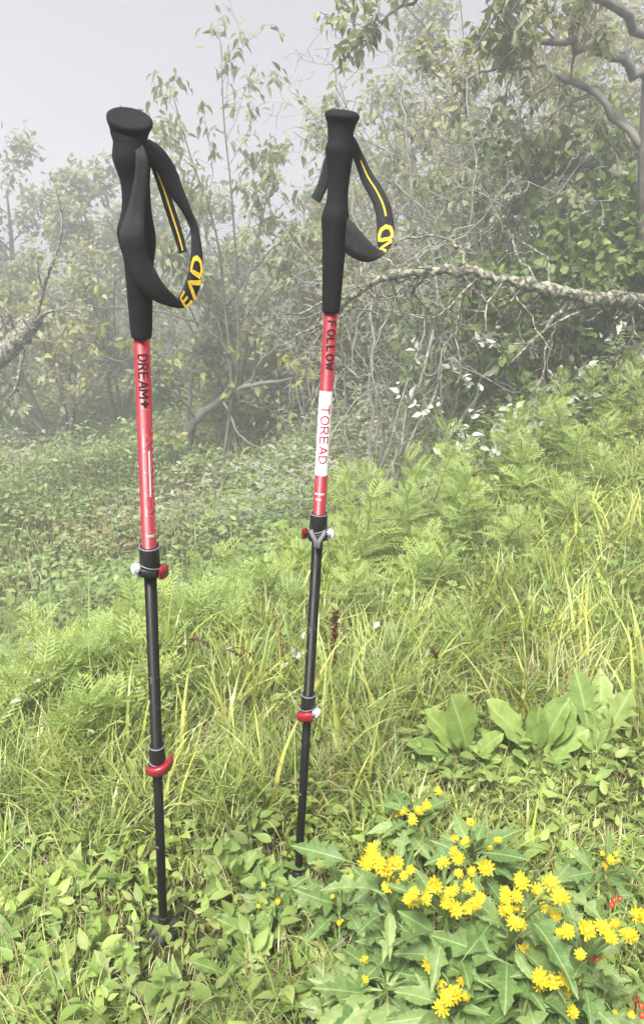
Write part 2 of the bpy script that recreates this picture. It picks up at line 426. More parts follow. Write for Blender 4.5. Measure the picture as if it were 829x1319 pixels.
def make_pole(kind, base, top, label):
    base = np.array(base); top = np.array(top)
    L_ = np.linalg.norm(top - base)
    z = (top - base) / L_
    tocam = np.array([0, 0, H]) - (base + top) / 2
    y = -(tocam - z * np.dot(tocam, z)); y /= np.linalg.norm(y)      # local -Y faces the viewer
    x = np.cross(y, z)
    Mx = Matrix(((x[0], y[0], z[0], base[0]), (x[1], y[1], z[1], base[1]), (x[2], y[2], z[2], base[2]), (0, 0, 0, 1)))
    root = thing('trekking_pole', label, 'trekking pole', base)
    root.matrix_world = Mx
    inv = np.array(Mx.inverted())
    def loc(px, py, d):
        """pixel and depth offset d (m, + away) from the pole's own axis plane -> local point"""
        c0 = np.array([0, 0, H]); dr = ray(px, py)
        # plane through the pole axis with normal y, offset d
        t = np.dot(base + y * d - c0, y) / np.dot(dr, y)
        pw = c0 + dr * t
        return (inv @ np.append(pw, 1))[:3]
    left = kind == 'left'
    s_grip = .980 if left else .987
    s_cl1 = .722 if left else .710
    s_cl2 = .405 if left else .405
    # grip: closed lofted foam body with ergonomic swellings
    k = .001
    if left:
        prof = [(.978, 10.2, 0, 0), (.979, 11.2, 0, 0), (.984, 11.6, 0, 0), (1.02, 13.2, 0, 0), (1.05, 14.6, 0, 0), (1.062, 16.0, .4, 0), (1.072, 18.4, -.3, -1), (1.082, 19.6, -1.2, -1.5),
                (1.09, 18.8, -1.5, -1.5), (1.098, 16.4, -.6, 0), (1.108, 14.6, 0, 0), (1.12, 14.0, 0, 0), (1.133, 14.4, -.6, 0), (1.142, 16.4, -1.8, 0), (1.15, 18.4, -3.0, 0), (1.157, 18.6, -3.4, 0), (1.163, 17.4, -3.2, 0),
                (1.168, 16.9, -3.2, 0)]
        tilt_x, tilt_y, c_z, c_r, c_dx = R(26), R(5), 1.188, 22.0, -3.4
        capr = ((.80, -15), (.83, -11.5), (.89, -8), (.95, -5), (.99, -2.4), (1.0, -.3), (.985, 1.0), (.93, 2.0), (.84, 2.2), (.72, 1.7), (.55, 1.2), (.3, .9), (.0005, .8))
    else:
        prof = [(.985, 10.2, 0, 0), (.986, 11.2, 0, 0), (.991, 11.6, 0, 0), (1.03, 12.9, -.2, 0), (1.06, 14.4, -.6, 0), (1.085, 15.7, -1.2, 0), (1.094, 16.9, -1.4, 0), (1.100, 16.7, -1.2, 0), (1.106, 14.8, -.6, 0), (1.114, 13.0, 0, 0),
                (1.126, 12.4, 0, 0), (1.145, 13.6, 0, 0), (1.160, 15.6, -.3, 0), (1.168, 17.2, -.8, 0), (1.173, 17.0, -.8, 0), (1.178, 15.4, 0, 0), (1.183, 14.8, 0, 0)]
        tilt_x, tilt_y, c_z, c_r, c_dx = R(9), R(2), 1.2065, 20.4, 0
        capr = ((.75, -19), (.77, -14), (.83, -9), (.91, -5), (.98, -2), (1.0, -.3), (.985, 1.2), (.93, 2.8), (.8, 4.4), (.62, 5.4), (.35, 6.0), (.0005, 6.1))
    n = 32; ang = np.linspace(0, 2 * math.pi, n, endpoint=False)
    zz = [q[0] for q in prof]
    zi = np.linspace(zz[0], zz[-1], 90)
    pr = np.array(prof)
    cs = [np.interp(zi, pr[:, 0], pr[:, j]) for j in (1, 2, 3)]
    ker = np.array([1, 2, 3, 2, 1]) / 9
    sm = lambda a: np.convolve(np.pad(a, 2, mode='edge'), ker, 'valid')
    rows = [np.zeros((n, 3)) + np.array([0, 0, zi[0]])]
    for z_, r_, dx_, dy_ in zip(zi, sm(cs[0]), sm(cs[1]), sm(cs[2])):
        rows.append(np.stack([(r_ * np.cos(ang) + dx_) * k, (r_ * 1.06 * np.sin(ang) + dy_) * k, np.full(n, z_)], -1))
    # flared, slanted cap with a shallow dished top
    for fr, dz in capr:
        xx, yy, zl = c_r * fr * np.cos(ang), c_r * 1.02 * fr * np.sin(ang), np.full(n, float(dz))
        tx_ = tilt_x * float(sstep(-17, -3, dz))
        y2 = yy * math.cos(tx_) - zl * math.sin(tx_); z2 = yy * math.sin(tx_) + zl * math.cos(tx_)
        x3 = xx * math.cos(tilt_y) + z2 * math.sin(tilt_y); z3 = -xx * math.sin(tilt_y) + z2 * math.cos(tilt_y)
        rows.append(np.stack([(x3 + c_dx) * k, y2 * k, c_z + z3 * k], -1))
    mb = MB(); mb.grid(np.array(rows))
    link('grip', mb.mesh('grip'), M['foam'], root)
    # shafts
    link('upper_shaft', lathe_mesh('upper_shaft', [(s_cl1 - .01, .0088), (s_grip + .03, .0088)]), M['red'], root)
    link('middle_shaft', lathe_mesh('middle_shaft', [(s_cl2 - .01, .0078), (s_cl1 - .005, .0078)]), M['black_metal'], root)
    low = lathe_mesh('lower_shaft', [(-.03, .003), (.0, .0045), (.012, .0055), (.02, .0068), (s_cl2, .0069)])
    link('lower_shaft', low, M['black_metal'], root)
    # clamps: collar with trim rings, clamp body, lever, nut
    def clamp(s, R0, lever_a, nut_a, style):
        c = link('clamp_collar', lathe_mesh('clamp_collar', [(s - .040, R0 * .80), (s - .036, R0 * .98), (s - .026, R0 * 1.0), (s - .0245, R0 * 1.04), (s - .002, R0 * 1.0), (s, R0 * .96), (s + .0005, R0 * .9)]), M['black_plastic'], root)
        for dz, q in ((-.0005, 1.0), (-.0255, 1.12)):
            mbt = MB(); a2 = np.linspace(0, 2 * math.pi, 25)
            mbt.tube(np.stack([R0 * q * np.cos(a2), R0 * q * np.sin(a2), s + dz + .0035 * np.cos(a2 - nut_a) * (q > 1.05)], -1), .0009, 6)
            link('trim_ring', mbt.mesh('trim_ring'), M['grey_trim'], c)
        # split clamp band, slightly tilted, with two ears
        a2 = np.linspace(nut_a + R(20), nut_a + R(340), 30)
        P = []
        for a in a2:
            sweep = 1 + .22 * max(0, math.cos(a - nut_a)) ** 2
            ro, ri = R0 * 1.16 * sweep, R0 * .95
            zc = s - .0335 + .002 * math.cos(a - nut_a)
            hh = .0062
            P.append([(ri * math.cos(a), ri * math.sin(a), zc - hh), (ro * math.cos(a), ro * math.sin(a), zc - hh * .8), (ro * 1.02 * math.cos(a), ro * 1.02 * math.sin(a), zc), (ro * math.cos(a), ro * math.sin(a), zc + hh * .8), (ri * math.cos(a), ri * math.sin(a), zc + hh)])
        mbb = MB(); mbb.grid(np.array(P)); link('clamp_band', mbb.mesh('clamp_band'), M['black_plastic'], c)
        # lever: curved red cam hugging the band, thick at the pivot, ending in a flick
        lever = []
        n_ = 18
        for i in range(n_):
            f = i / (n_ - 1)
            a = lever_a[0] + (lever_a[1] - lever_a[0]) * f
            th = .0040 + .0028 * math.sin(math.pi * f) ** .7
            off = .0015 + .006 * max(0, f - .72) / .28
            ri = R0 * 1.19 + off; ro = ri + th * (1 - .5 * max(0, f - .7) / .3)
            zc = s - .0335 + .006 * (f - .35); hh = (.0062 + .0034 * f) * (1 if f < .9 else .8)
            ca, sa = math.cos(a), math.sin(a)
            lever.append([(ri * ca, ri * sa, zc - hh), (ro * ca, ro * sa, zc - hh * .85), (ro * 1.03 * ca, ro * 1.03 * sa, zc - hh * .2), (ro * 1.03 * ca, ro * 1.03 * sa, zc + hh * .2), (ro * ca, ro * sa, zc + hh * .85), (ri * ca, ri * sa, zc + hh)])
        P = np.array(lever)
        mbl = MB(); mbl.grid(P)
        for e in (0, -1):
            mbl.grid(np.stack([P[e][:3], P[e][5:2:-1]]), closed=False)
        link('lever', mbl.mesh('lever'), M['red_plastic'], c)
        # pale adjusting nut with a rounded rim on the ear
        ca, sa = math.cos(nut_a), math.sin(nut_a)
        e1 = np.array([ca, sa, 0]); zc = s - .030
        # the nut's own axis is tangential to the shaft
        tax = np.array([-sa, ca, 0]) * (-1 if style else 1)
        cen = e1 * (R0 * 1.42) + np.array([0, 0, zc])
        mbn = MB()
        mbn.tube([cen - tax * .0065, cen - tax * .0065, cen - tax * .006, cen - tax * .004, cen + tax * .004, cen + tax * .006, cen + tax * .0065, cen + tax * .0065], [1e-5, .0045, .0058, .0064, .0064, .0058, .0045, 1e-5], 14)
        link('nut', mbn.mesh('nut'), M['steel'], c)
        mbe = MB(); mbe.tube([cen - tax * .010 - e1 * .003, cen - tax * .0065 - e1 * .001, cen + tax * .0065 - e1 * .001, cen + tax * .010 - e1 * .003], [.003, .0042, .0042, .003], 10)
        link('pivot_pin', mbe.mesh('pivot_pin'), M['grey_trim'], c)
    if left:
        clamp(s_cl1, .0120, (R(25), R(-62)), R(188), 0)
        clamp(s_cl2, .0108, (R(-150), R(10)), R(95), 1)
    else:
        clamp(s_cl1, .0120, (R(150), R(200)), R(-8), 1)
        clamp(s_cl2, .0108, (R(205), R(290)), R(-28), 0)
    if not left:
        for sg in (-1, 1):
            mby = MB(); mby.tube(catmull(np.array([(sg * .0095, -.0090, s_cl1 - .022), (sg * .0075, -.0120, s_cl1 - .029), (sg * .0028, -.0140, s_cl1 - .037), (sg * .0018, -.0140, s_cl1 - .048)]), 4), [.0030] * 3 + [.0034] * 7 + [.0030] * 2 + [.0015], 8)
            link('clamp_yoke', mby.mesh('clamp_yoke'), M['grey_trim'], root)
    # lettering on the red shaft (reads downwards)
    r_ = .0088
    if left:
        shaft_text(root, 'black_lettering', 'DREAM', M['ink_black'], .961, r_, R(4), .0086, .0098, .0024, .0017)
        shaft_text(root, 'black_mark', '+', M['ink_black'], .9085, r_, R(8), .0075, .0075, .001, .0028)
        shaft_text(root, 'outline_lettering', 'UVBBOB', M['ink_pink'], .899, r_, R(14), .0245, .0085, .0048, .0008)
        shaft_text(root, 'white_bar', 'I', M['ink_white'], .848, r_, R(32), .01, .0, .001, .0022) if False else None
        def bar(u, v):
            a = R(24) + v / r_; rr = r_ + .0003
            return (rr * math.sin(a), -rr * math.cos(a), .850 - u)
        us = np.linspace(0, .058, 12); V = [bar(u, v) for u in us for v in (-.0010, .0010)]
        link('white_bar', mesh_np('white_bar', V, [(2 * i, 2 * i + 1, 2 * i + 3, 2 * i + 2) for i in range(11)]), M['ink_white'], root)
        for q in range(16):     # tiny white print along the far edge
            def dash(u, v, q=q):
                a = R(62) + v / r_; rr = r_ + .0003
                return (rr * math.sin(a), -rr * math.cos(a), .875 - .0088 * q - u)
            ln = .003 + .003 * ((q * 7) % 5) / 5
            V = [dash(u, v) for u in (0, ln) for v in (-.0009, .0009)]
            link('small_print', mesh_np('small_print', V, [(0, 1, 3, 2)]), M['ink_white'], root)
        shaft_text(root, 'small_print_line', 'IIIIIIIII', M['ink_white'], .7415, r_, R(14), .0002, .0105, .0002, .0009)
    else:
        shaft_text(root, 'black_lettering', 'FOLLOW', M['ink_black'], .975, r_, R(16), .0083, .0092, .0029, .0022)
        lab = lathe_mesh('white_label', [(.768, r_ + .00018), (.885, r_ + .00018)], n=36, cap=False)
        link('white_label', lab, M['white'], root)
        shaft_text(root, 'brand_lettering', 'TOREAD', M['ink_red'], .866, r_, R(4), .0122, .0102, .0032, .0019, lift=.0005)
        shaft_text(root, 'outline_mark', 'B', M['ink_pink'], .763, r_, R(-28), .0085, .0050, .001, .0005)
        for zq, hh in ((.742, .0135), (.734, .0075)):
            shaft_text(root, 'small_print_line', 'IIIII', M['ink_white'], zq, r_, R(-8) if hh > .01 else R(-14), .0002, hh, .0002, .0011)
    # strap
    def edges(st):
        A = [loc(a[0], a[1], d[0] if isinstance(d, tuple) else d) for a, b, d in st]
        B = [loc(b[0], b[1], d[1] if isinstance(d, tuple) else d) for a, b, d in st]
        return A, B
    if left:
        st = [((173, 184), (182, 182), -.012), ((175, 203), (190, 205), -.021), ((172, 235), (191, 235), -.021), ((164, 270), (187, 270), -.021), ((154, 302), (186, 302), -.0265),
              ((160, 332), (191, 328), -.0225), ((173, 362), (199, 346), -.019), ((192, 383), (211, 366), -.014), ((213, 393), (225, 381), -.006), ((234, 397), (229, 384), (.002, -.001)), ((246, 391), (234, 375), (.006, .001)),
              ((256, 373), (241, 359), (.009, .003)), ((261, 345), (245, 338), (.010, .006)), ((260, 318), (246, 313), (.009, .010)), ((254, 290), (244, 291), (.006, .012)),
              ((247, 272), (231, 267), (.004, .009)), ((236, 243), (215, 246), (.002, .006)), ((224, 212), (203, 222), (-.002, .002)), ((208, 190), (189, 205), (-.007, -.004)), ((192, 179), (179, 192), (-.010, -.009))]
        tail = [((188, 196), (196, 198), -.004), ((194, 214), (205, 214), .002), ((203, 240), (216, 240), .008), ((214, 275), (226, 270), .011), ((224, 305), (235, 299), .011), ((231, 327), (241, 324), .010)]
        lett = (9.35, 12.75)
    else:
        st = [((449, 170), (450, 190), .010), ((458, 180), (453, 200), .013), ((468, 200), (459, 216), .014), ((479, 222), (466, 236), .012), ((491, 240), (475, 252), .009), ((502, 262), (482, 270), .005), ((507, 285), (485, 290), .001),
              ((507, 303), (485, 307), -.002), ((502, 318), (487, 321), (-.006, -.003)), ((493, 329), (489, 323), (-.010, -.006)), ((478, 337), (478, 313), (-.012, -.013)), ((462, 336), (464, 298), (-.011, -.013)), ((448, 328), (452, 284), (-.008, -.011)), ((436, 318), (442, 280), (-.004, -.006))]
        tail = [((424, 196), (434, 202), .013), ((418, 204), (427, 222), .017), ((413, 222), (422, 240), .019), ((408, 238), (417, 252), .019), ((400, 254), (412, 262), .018)]
        lett = (5.85, 8.55)
    A, B = edges(st)
    strap, mp, fr = ribbon('wrist_strap', A, B, .0013, M['webbing'], root, n=8)
    At, Bt = edges(tail)
    tl, mpt, frt = ribbon('strap_tail', At, Bt, .0013, M['webbing'], strap, n=8)
    # choose the lift sign that faces the camera
    camp = (inv @ np.array([0, 0, H, 1]))[:3]
    def face(mpx, k):
        a = mpx(k, .5, 0); b = mpx(k, .5, .001)
        return 1 if np.linalg.norm(b - camp) < np.linalg.norm(a - camp) else -1
    def line(mpx, k0, k1, v, wd, name, par, fn=24):
        V = []
        for kk in np.linspace(k0, k1, fn):
            sg = face(mpx, kk)
            V.append(mpx(kk, v - wd, sg * .00135)); V.append(mpx(kk, v + wd, sg * .00135))
        link(name, mesh_np(name, V, [(2 * i, 2 * i + 1, 2 * i + 3, 2 * i + 2) for i in range(fn - 1)]), M['yellow'], par)
    if left:
        line(mpt, 3, 39, .52, .085, 'yellow_stripe', tl)
        k0, k1 = lett[0] * 8, lett[1] * 8
        def mapf(u, v):
            kk = k0 + (k1 - k0) * u
            return mp(kk, .10 + .78 * v, face(mp, kk) * .0014)
        me, ln = letters_mesh('yellow_lettering', 'EVD', lambda u, v: mapf(u / 3.3, v), 1, 1, .22, .24, .18)
    else:
        line(mp, 2.0 * 8, 5.6 * 8, .42, .05, 'yellow_stripe', strap, 40)
        k0, k1 = lett[0] * 8, lett[1] * 8
        def mapf(u, v):     # this strand is laid from the top down, so the words run backwards along it
            kk = k1 + (k0 - k1) * u
            return mp(kk, .88 - .76 * v, face(mp, kk) * .0014) if False else mp(kk, .12 + .74 * (1 - v) if False else .86 - .74 * (1 - v), face(mp, kk) * .0014)
        me, ln = letters_mesh('yellow_lettering', 'VD', lambda u, v: mapf(u / 2.15, v), 1, 1, .2, .24, .18)
    link('yellow_lettering', me, M['yellow'], strap)
    if left:
        # small muddy basket with notched rim
        n = 40; ang = np.linspace(0, 2 * math.pi, n, endpoint=False)
        rr = .023 + .0038 * np.sign(np.sin(ang * 6)) + .002 * np.sin(ang * 3 + 1)
        rows = []
        for f, zf in ((.33, .018), (.34, .013), (.6, .010), (.98, .0065), (1.0, .003), (.95, .0), (.6, .004), (.33, .006)):
            rows.append(np.stack([rr * f * np.cos(ang), rr * f * np.sin(ang), np.full(n, zf + .018) + .004 * np.sin(ang + .6) * f], -1))
        mbb = MB(); mbb.grid(np.array(rows)); link('basket', mbb.mesh('basket'), M['muddy'], root)
        link('ferrule', lathe_mesh('ferrule', [(.0, .0075), (.012, .0085), (.046, .0084), (.05, .0072)]), M['black_plastic'], root)
    else:
        link('ferrule', lathe_mesh('ferrule', [(-.02, .006), (.0, .0085), (.018, .0098), (.030, .0100), (.033, .0090), (.036, .0072)]), M['black_plastic'], root)
    return root
def solve_top(px, py, Yt): return at(px, py, Yt)
baseL, baseR = atz(211, 1205, 0.0), atz(383, 1140, 0.0)
make_pole('left', baseL, at(172, 155, baseL[1] - .06), 'red and black trekking pole lettered DREAM, a small muddy basket above its tip')
make_pole('right', baseR, at(441, 140, baseR[1]), 'red and black trekking pole with a white sleeve label and bold FOLLOW lettering')

# ------------------------------------------------------------------ leaves
def leaf_shape(half, rows_bend=.25, fold=.25, roll=.0, wav=0.0, cols=1):
    """half: [(t along, half width)] for a leaf of unit length along +Y, normal +Z"""
    V, Fc = [], []
    nc = 2 * cols + 1
    for i, (t, wd) in enumerate(half):
        zz = -rows_bend * t * t
        for c in range(-cols, cols + 1):
            f = c / cols
            V.append((wd * f, t, zz + fold * wd * abs(f) - roll * wd * f * f + (wav * math.sin(t * 23 + f * 2) * abs(f))))
    for i in range(len(half) - 1):
        for c in range(nc - 1):
            a = i * nc + c
            Fc.append((a, a + 1, a + nc + 1, a + nc))
    return np.array(V), np.array(Fc)
def ovate(wmax, peak=.4, n=6, tip=1.2, petiole=0.0):
    out = []
    if petiole: out += [(-petiole, .012), (-.001, .014)]
    for t in np.linspace(0, 1, n):
        wv = wmax * (math.sin(math.pi * t ** (math.log(.5) / math.log(peak)))) ** (.8 if t < peak else tip)
        out.append((t, max(wv, .006)))
    return out
LF = {}
def regleaf(key, half, **kw):
    V, Fc = leaf_shape(half, **kw); LF[key] = (V, Fc)
regleaf('ovate', ovate(.24, .42, 6), rows_bend=.28, fold=.3)
regleaf('ovate_flat', ovate(.27, .45, 6), rows_bend=.12, fold=.15)
regleaf('narrow', ovate(.12, .4, 6), rows_bend=.35, fold=.35)
regleaf('hang', ovate(.19, .36, 7, 1.4, petiole=.15), rows_bend=.45, fold=.45)
regleaf('round', ovate(.40, .48, 6, .8), rows_bend=.15, fold=.2)
broad = [(0, .028), (.15, .030), (.27, .045)] + [(.27 + .73 * t, max(.004, .20 * math.sin(math.pi * min(1, (t * .93 + .07)) ** 1.2) ** .5)) for t in np.linspace(.08, 1, 10)]
regleaf('broad', broad, rows_bend=.24, fold=.28, wav=.028, cols=2)
regleaf('weed', ovate(.18, .48, 8, 1.1, petiole=.15), rows_bend=.35, fold=.3, wav=.012, cols=1)
regleaf('tiny', [(0, .02), (.45, .26), (1, .01)], rows_bend=.15, fold=.2)
regleaf('tiny_narrow', [(0, .02), (.4, .13), (1, .01)], rows_bend=.2, fold=.2)
# lobed leaf of the yellow flowers, and a jagged one
lob = [(-.25, .010), (0, .014), (.06, .06), (.12, .12), (.14, .11), (.22, .24), (.31, .34), (.33, .24), (.37, .20), (.39, .12), (.44, .13), (.48, .20), (.50, .18), (.58, .27), (.65, .31), (.67, .22), (.70, .13), (.75, .13), (.79, .16), (.81, .13), (.86, .11), (.93, .07), (1.02, .004)]
regleaf('toothed', [(-.2, .010), (0, .02), (.08, .10), (.10, .09), (.19, .18), (.21, .16), (.32, .23), (.34, .20), (.45, .235), (.47, .20), (.58, .20), (.60, .17), (.71, .15), (.73, .12), (.84, .08), (1.0, .004)], rows_bend=.3, fold=.3, wav=.02)
regleaf('lobed', lob, rows_bend=.30, fold=.30, wav=.02)
jag = [(-.1, .02), (0, .03), (.1, .05), (.17, .11), (.18, .05), (.3, .07), (.38, .17), (.39, .07), (.5, .09), (.58, .20), (.595, .09), (.68, .12), (.76, .20), (.775, .11), (.86, .12), (1, .005)]
regleaf('jagged', jag, rows_bend=.25, fold=.3)
def pinnate(n=7, wl=.055, spread=.42):
    V, Fc = [], []
    def quadleaf(b, tip, wd):
        b, tip = np.array(b), np.array(tip); d = tip - b; nrm = np.cross(d, [0, 0, 1]); nrm /= np.linalg.norm(nrm) + 1e-9
        i = len(V); mid = b + d * .45
        V.extend([b, mid - nrm * wd, tip, mid + nrm * wd]); Fc.append((i, i + 1, i + 2, i + 3))
    for i in range(n):
        t = .12 + .75 * i / (n - 1)
        ln = spread * math.sin(math.pi * (.22 + .68 * (i / (n - 1)))) * .95
        for sg in (-1, 1):
            zb = -.25 * t * t
            b = (0, t, zb); tip = (sg * ln * .85, t + ln * .62, zb + .06 - .18 * ln)
            quadleaf(b, tip, wl * .8)
            if i < n - 2:
                m_ = np.array(b) * .5 + np.array(tip) * .5
                quadleaf(m_, m_ + np.array([sg * ln * .08, ln * .5, .02]), wl * .55)
    quadleaf((0, .8, -.16), (0, 1.1, -.3), wl)
    quadleaf((0, -.1, 0), (0, .9, -.2), .022)
    return np.array(V), np.array(Fc)
LF['pinnate'] = pinnate(8, .032, .44)
LF['pinnate_b'] = pinnate(6, .042, .55)

_lm = {}
def leaf_mesh(key, mat):
    if (key, mat.name) not in _lm:
        V, Fc = LF[key]
        me = mesh_np('leaf_' + key, V, Fc); me.materials.append(mat); _lm[(key, mat.name)] = me
    return _lm[(key, mat.name)]
def frames(D, Nn):
    """columns x,y,z for leaves pointing along D with normal near Nn; (n,3,3)"""
    y = D / (np.linalg.norm(D, axis=1)[:, None] + 1e-9)
    z = Nn - y * np.sum(Nn * y, 1)[:, None]
    bad = np.linalg.norm(z, axis=1) < 1e-3
    z[bad] = np.cross(y[bad], [0.3, .9, .1])
    z /= np.linalg.norm(z, axis=1)[:, None] + 1e-9
    x = np.cross(y, z)
    return np.stack([x, y, z], -1)
def merged_leaves(name, key, P, D, Nn, S, C, mat, parent=None, kind='stuff', wscale=None):
    V, Fc = LF[key]
    Fm = frames(D, Nn)
    n = len(P)
    vv = np.broadcast_to(V, (n,) + V.shape).copy()
    if wscale is not None: vv[..., 0] *= wscale[:, None]
    W = np.einsum('nij,nvj->nvi', Fm, vv) * S[:, None, None] + P[:, None]
    FF = (Fc[None] + (np.arange(n) * len(V))[:, None, None]).reshape(-1, Fc.shape[1])
    CC = np.repeat(C, len(V), axis=0)
    return link(name, mesh_np(name, W.reshape(-1, 3), FF, CC), mat, parent, kind)
def leaf_objects(root, key, mat, P, D, Nn, S, wscale=None, name='leaf'):
    me = leaf_mesh(key, mat); Fm = frames(D, Nn); o0 = np.array(root.location)
    for i in range(len(P)):
        o = bpy.data.objects.new(name, me)
        s = S[i]; wsc = 1 if wscale is None else wscale[i]; zs = s * (.5 + 1.4 * rng.random())
        A = Fm[i]
        M4 = Matrix.Identity(4)
        for r in range(3):
            M4[r][0] = A[r][0] * s * wsc; M4[r][1] = A[r][1] * s; M4[r][2] = A[r][2] * zs; M4[r][3] = P[i][r] - o0[r]
        o.matrix_basis = M4
        o.parent = root
        col.objects.link(o)
def palette(cs, n, jit=.18):
    cs = np.array(cs); i = rng.integers(0, len(cs), n); j = rng.integers(0, len(cs), n); f = rng.random(n)[:, None]
    c = cs[i] * f + cs[j] * (1 - f)
    return np.clip(c * (1 + jit * (rng.random(n)[:, None] * 2 - 1)), .005, 1)
def stops(cs):
    n = len(cs)
    return [(i / (n - 1) if n > 1 else 0, c) for i, c in enumerate(cs)]

# ------------------------------------------------------------------ trees and shrubs
class Tree:
    def __init__(s, name, label, cat, base, bark, group=None):
        s.root = thing(name, label, cat, base, group); s.o = np.array(base, float); s.bark = bark
        s.sites = []; s.cur = None
    def part(s, name):
        s.cur = MB(); s.curname = name
    def end(s):
        if s.cur is not None and s.cur.n:
            o = link(s.curname, s.cur.mesh(s.curname), s.bark, s.root)
            s.cur = None
            return o
    def tube(s, pts, rad, sides): s.cur.tube(np.asarray(pts) - s.o, rad, sides)
    def line(s, start, d, length, wob, up, nseg):
        p = np.array(start, float); d = np.array(d, float); d /= np.linalg.norm(d)
        out = [p.copy()]
        for i in range(nseg):
            d = d + rng.normal(0, wob, 3) + np.array([0, 0, up]); d /= np.linalg.norm(d)
            p = p + d * length / nseg; out.append(p.copy())
        return np.array(out)
    def grow(s, pts, r0, r1, lv, sp):
        """tube along pts, then side shoots, recursively"""
        n = len(pts)
        s.tube(pts, np.linspace(r0, r1, n), 7 if r0 > .012 else (5 if r0 > .004 else 3))
        if lv <= sp.get('leaf_from', 1):
            for k in range(max(1, n // 4), n):
                s.sites.append((pts[k], pts[k] - pts[k - 1], lv))
        if lv == 0: return
        ln = np.linalg.norm(np.diff(pts, axis=0), axis=1).sum()
        nc = sp['n'][lv - 1]; nc = max(1, int(nc * (0.75 + .5 * rng.random())))
        for c in range(nc):
            f = sp.get('from', .25) + (1 - sp.get('from', .25)) * (c + rng.random()) / nc
            i = min(n - 2, int(f * (n - 1))); fr = f * (n - 1) - i
            q = pts[i] * (1 - fr) + pts[i + 1] * fr
            t = pts[i + 1] - pts[i]; t /= np.linalg.norm(t)
            a = rng.normal(0, 1, 3); a -= t * np.dot(a, t); a /= np.linalg.norm(a) + 1e-9
            an = R(sp['ang'] * (.7 + .6 * rng.random()))
            d = t * math.cos(an) + a * math.sin(an)
            cl = ln * sp['ratio'] * (.6 + .7 * rng.random()) * (1.15 - .5 * f)
            rr = (r0 + (r1 - r0) * f) * sp.get('rr', .6)
            rr = max(rr, sp.get('rmin', .0016))
            s.grow(s.line(q, d, cl, sp['wob'], sp['up'], sp.get('seg', 6)), rr, max(rr * .45, sp.get('rmin', .0016) * .8), lv - 1, sp)
    def leaves(s, n, key, size, cols, mat_obj=None, n_obj=0, hang=.3, out=.6, nz=.7, jit=.03, keep=None):
        if not s.sites: return
        P = np.array([q[0] for q in s.sites]); T = np.array([q[1] for q in s.sites])
        T /= np.linalg.norm(T, axis=1)[:, None] + 1e-9
        idx = rng.integers(0, len(P), n) if n > len(P) else rng.permutation(len(P))[:n]
        P = P[idx] + rng.normal(0, jit, (n, 3)) if n else P
        T = T[idx]
        a = rng.normal(0, 1, (n, 3)); a -= T * np.sum(a * T, 1)[:, None]; a /= np.linalg.norm(a, axis=1)[:, None] + 1e-9
        D = T * .5 + a * out + np.array([0, 0, -hang])
        Nn = np.array([0, 0, nz]) + rng.normal(0, .45, (n, 3))
        S = size * (.6 + .7 * rng.random(n))
        if keep is not None:
            k = keep(P); P, D, Nn, S = P[k], D[k], Nn[k], S[k]
        n = len(P); no = min(n_obj, n)
        if no:
            # the largest-looking ones: nearest to the camera
            o = np.argsort(np.linalg.norm(P - np.array([0, 0, H]), axis=1) / S)
            P, D, Nn, S = P[o], D[o], Nn[o], S[o]
            leaf_objects(s.root, key, mat_obj, P[:no], D[:no], Nn[:no], S[:no])
        if n > no:
            merged_leaves('foliage', key, P[no:] - s.o, D[no:], Nn[no:], S[no:], palette(cols, n - no), M['leafcol'], s.root)
def pts_at(lst): return np.array([at(a, b, c) for a, b, c in lst])

olive = [(.17, .21, .09), (.22, .26, .12), (.24, .26, .13), (.20, .24, .12), (.27, .26, .14)]
midgreen = [(.08, .13, .035), (.13, .19, .055), (.20, .25, .09), (.10, .155, .045)]
yellowgreen = [(.22, .25, .06), (.28, .30, .08), (.20, .22, .07), (.33, .32, .07)]
greyleaf = [(.25, .26, .16), (.31, .31, .20), (.27, .27, .16), (.32, .29, .18)]
rusty = [(.28, .22, .14), (.29, .26, .17), (.25, .25, .14), (.22, .25, .13)]
Lm = {}
for k_, cs_ in (('olive', olive), ('midgreen', midgreen), ('yellowgreen', yellowgreen), ('greyleaf', greyleaf)):
    Lm[k_] = leaf_mat('leaf_' + k_, stops(cs_))
Lm['silver'] = leaf_mat('leaf_silver', stops([(.36, .37, .32), (.46, .46, .43), (.28, .31, .24)]), transl=.2, rough=.4)
Lm['fresh'] = leaf_mat('leaf_fresh', stops([(.15, .24, .06), (.22, .32, .085), (.27, .36, .10), (.18, .27, .065)]), transl=.35, rough=.42, spec=.35, veins=8)
Lm['weed'] = leaf_mat('leaf_weed', stops([(.11, .19, .04), (.19, .28, .075), (.26, .34, .10), (.15, .23, .06), (.24, .29, .09)]), transl=.35, rough=.5, veins=9)
Lm['lobed'] = leaf_mat('leaf_lobed', stops([(.08, .14, .04), (.11, .19, .05), (.21, .28, .10), (.09, .16, .042), (.16, .23, .07)]), transl=.3, rough=.5, veins=9)
Lm['mugwort'] = leaf_mat('leaf_mugwort', stops([(.24, .33, .11), (.31, .40, .14), (.36, .43, .13), (.27, .36, .14)]), transl=.45)

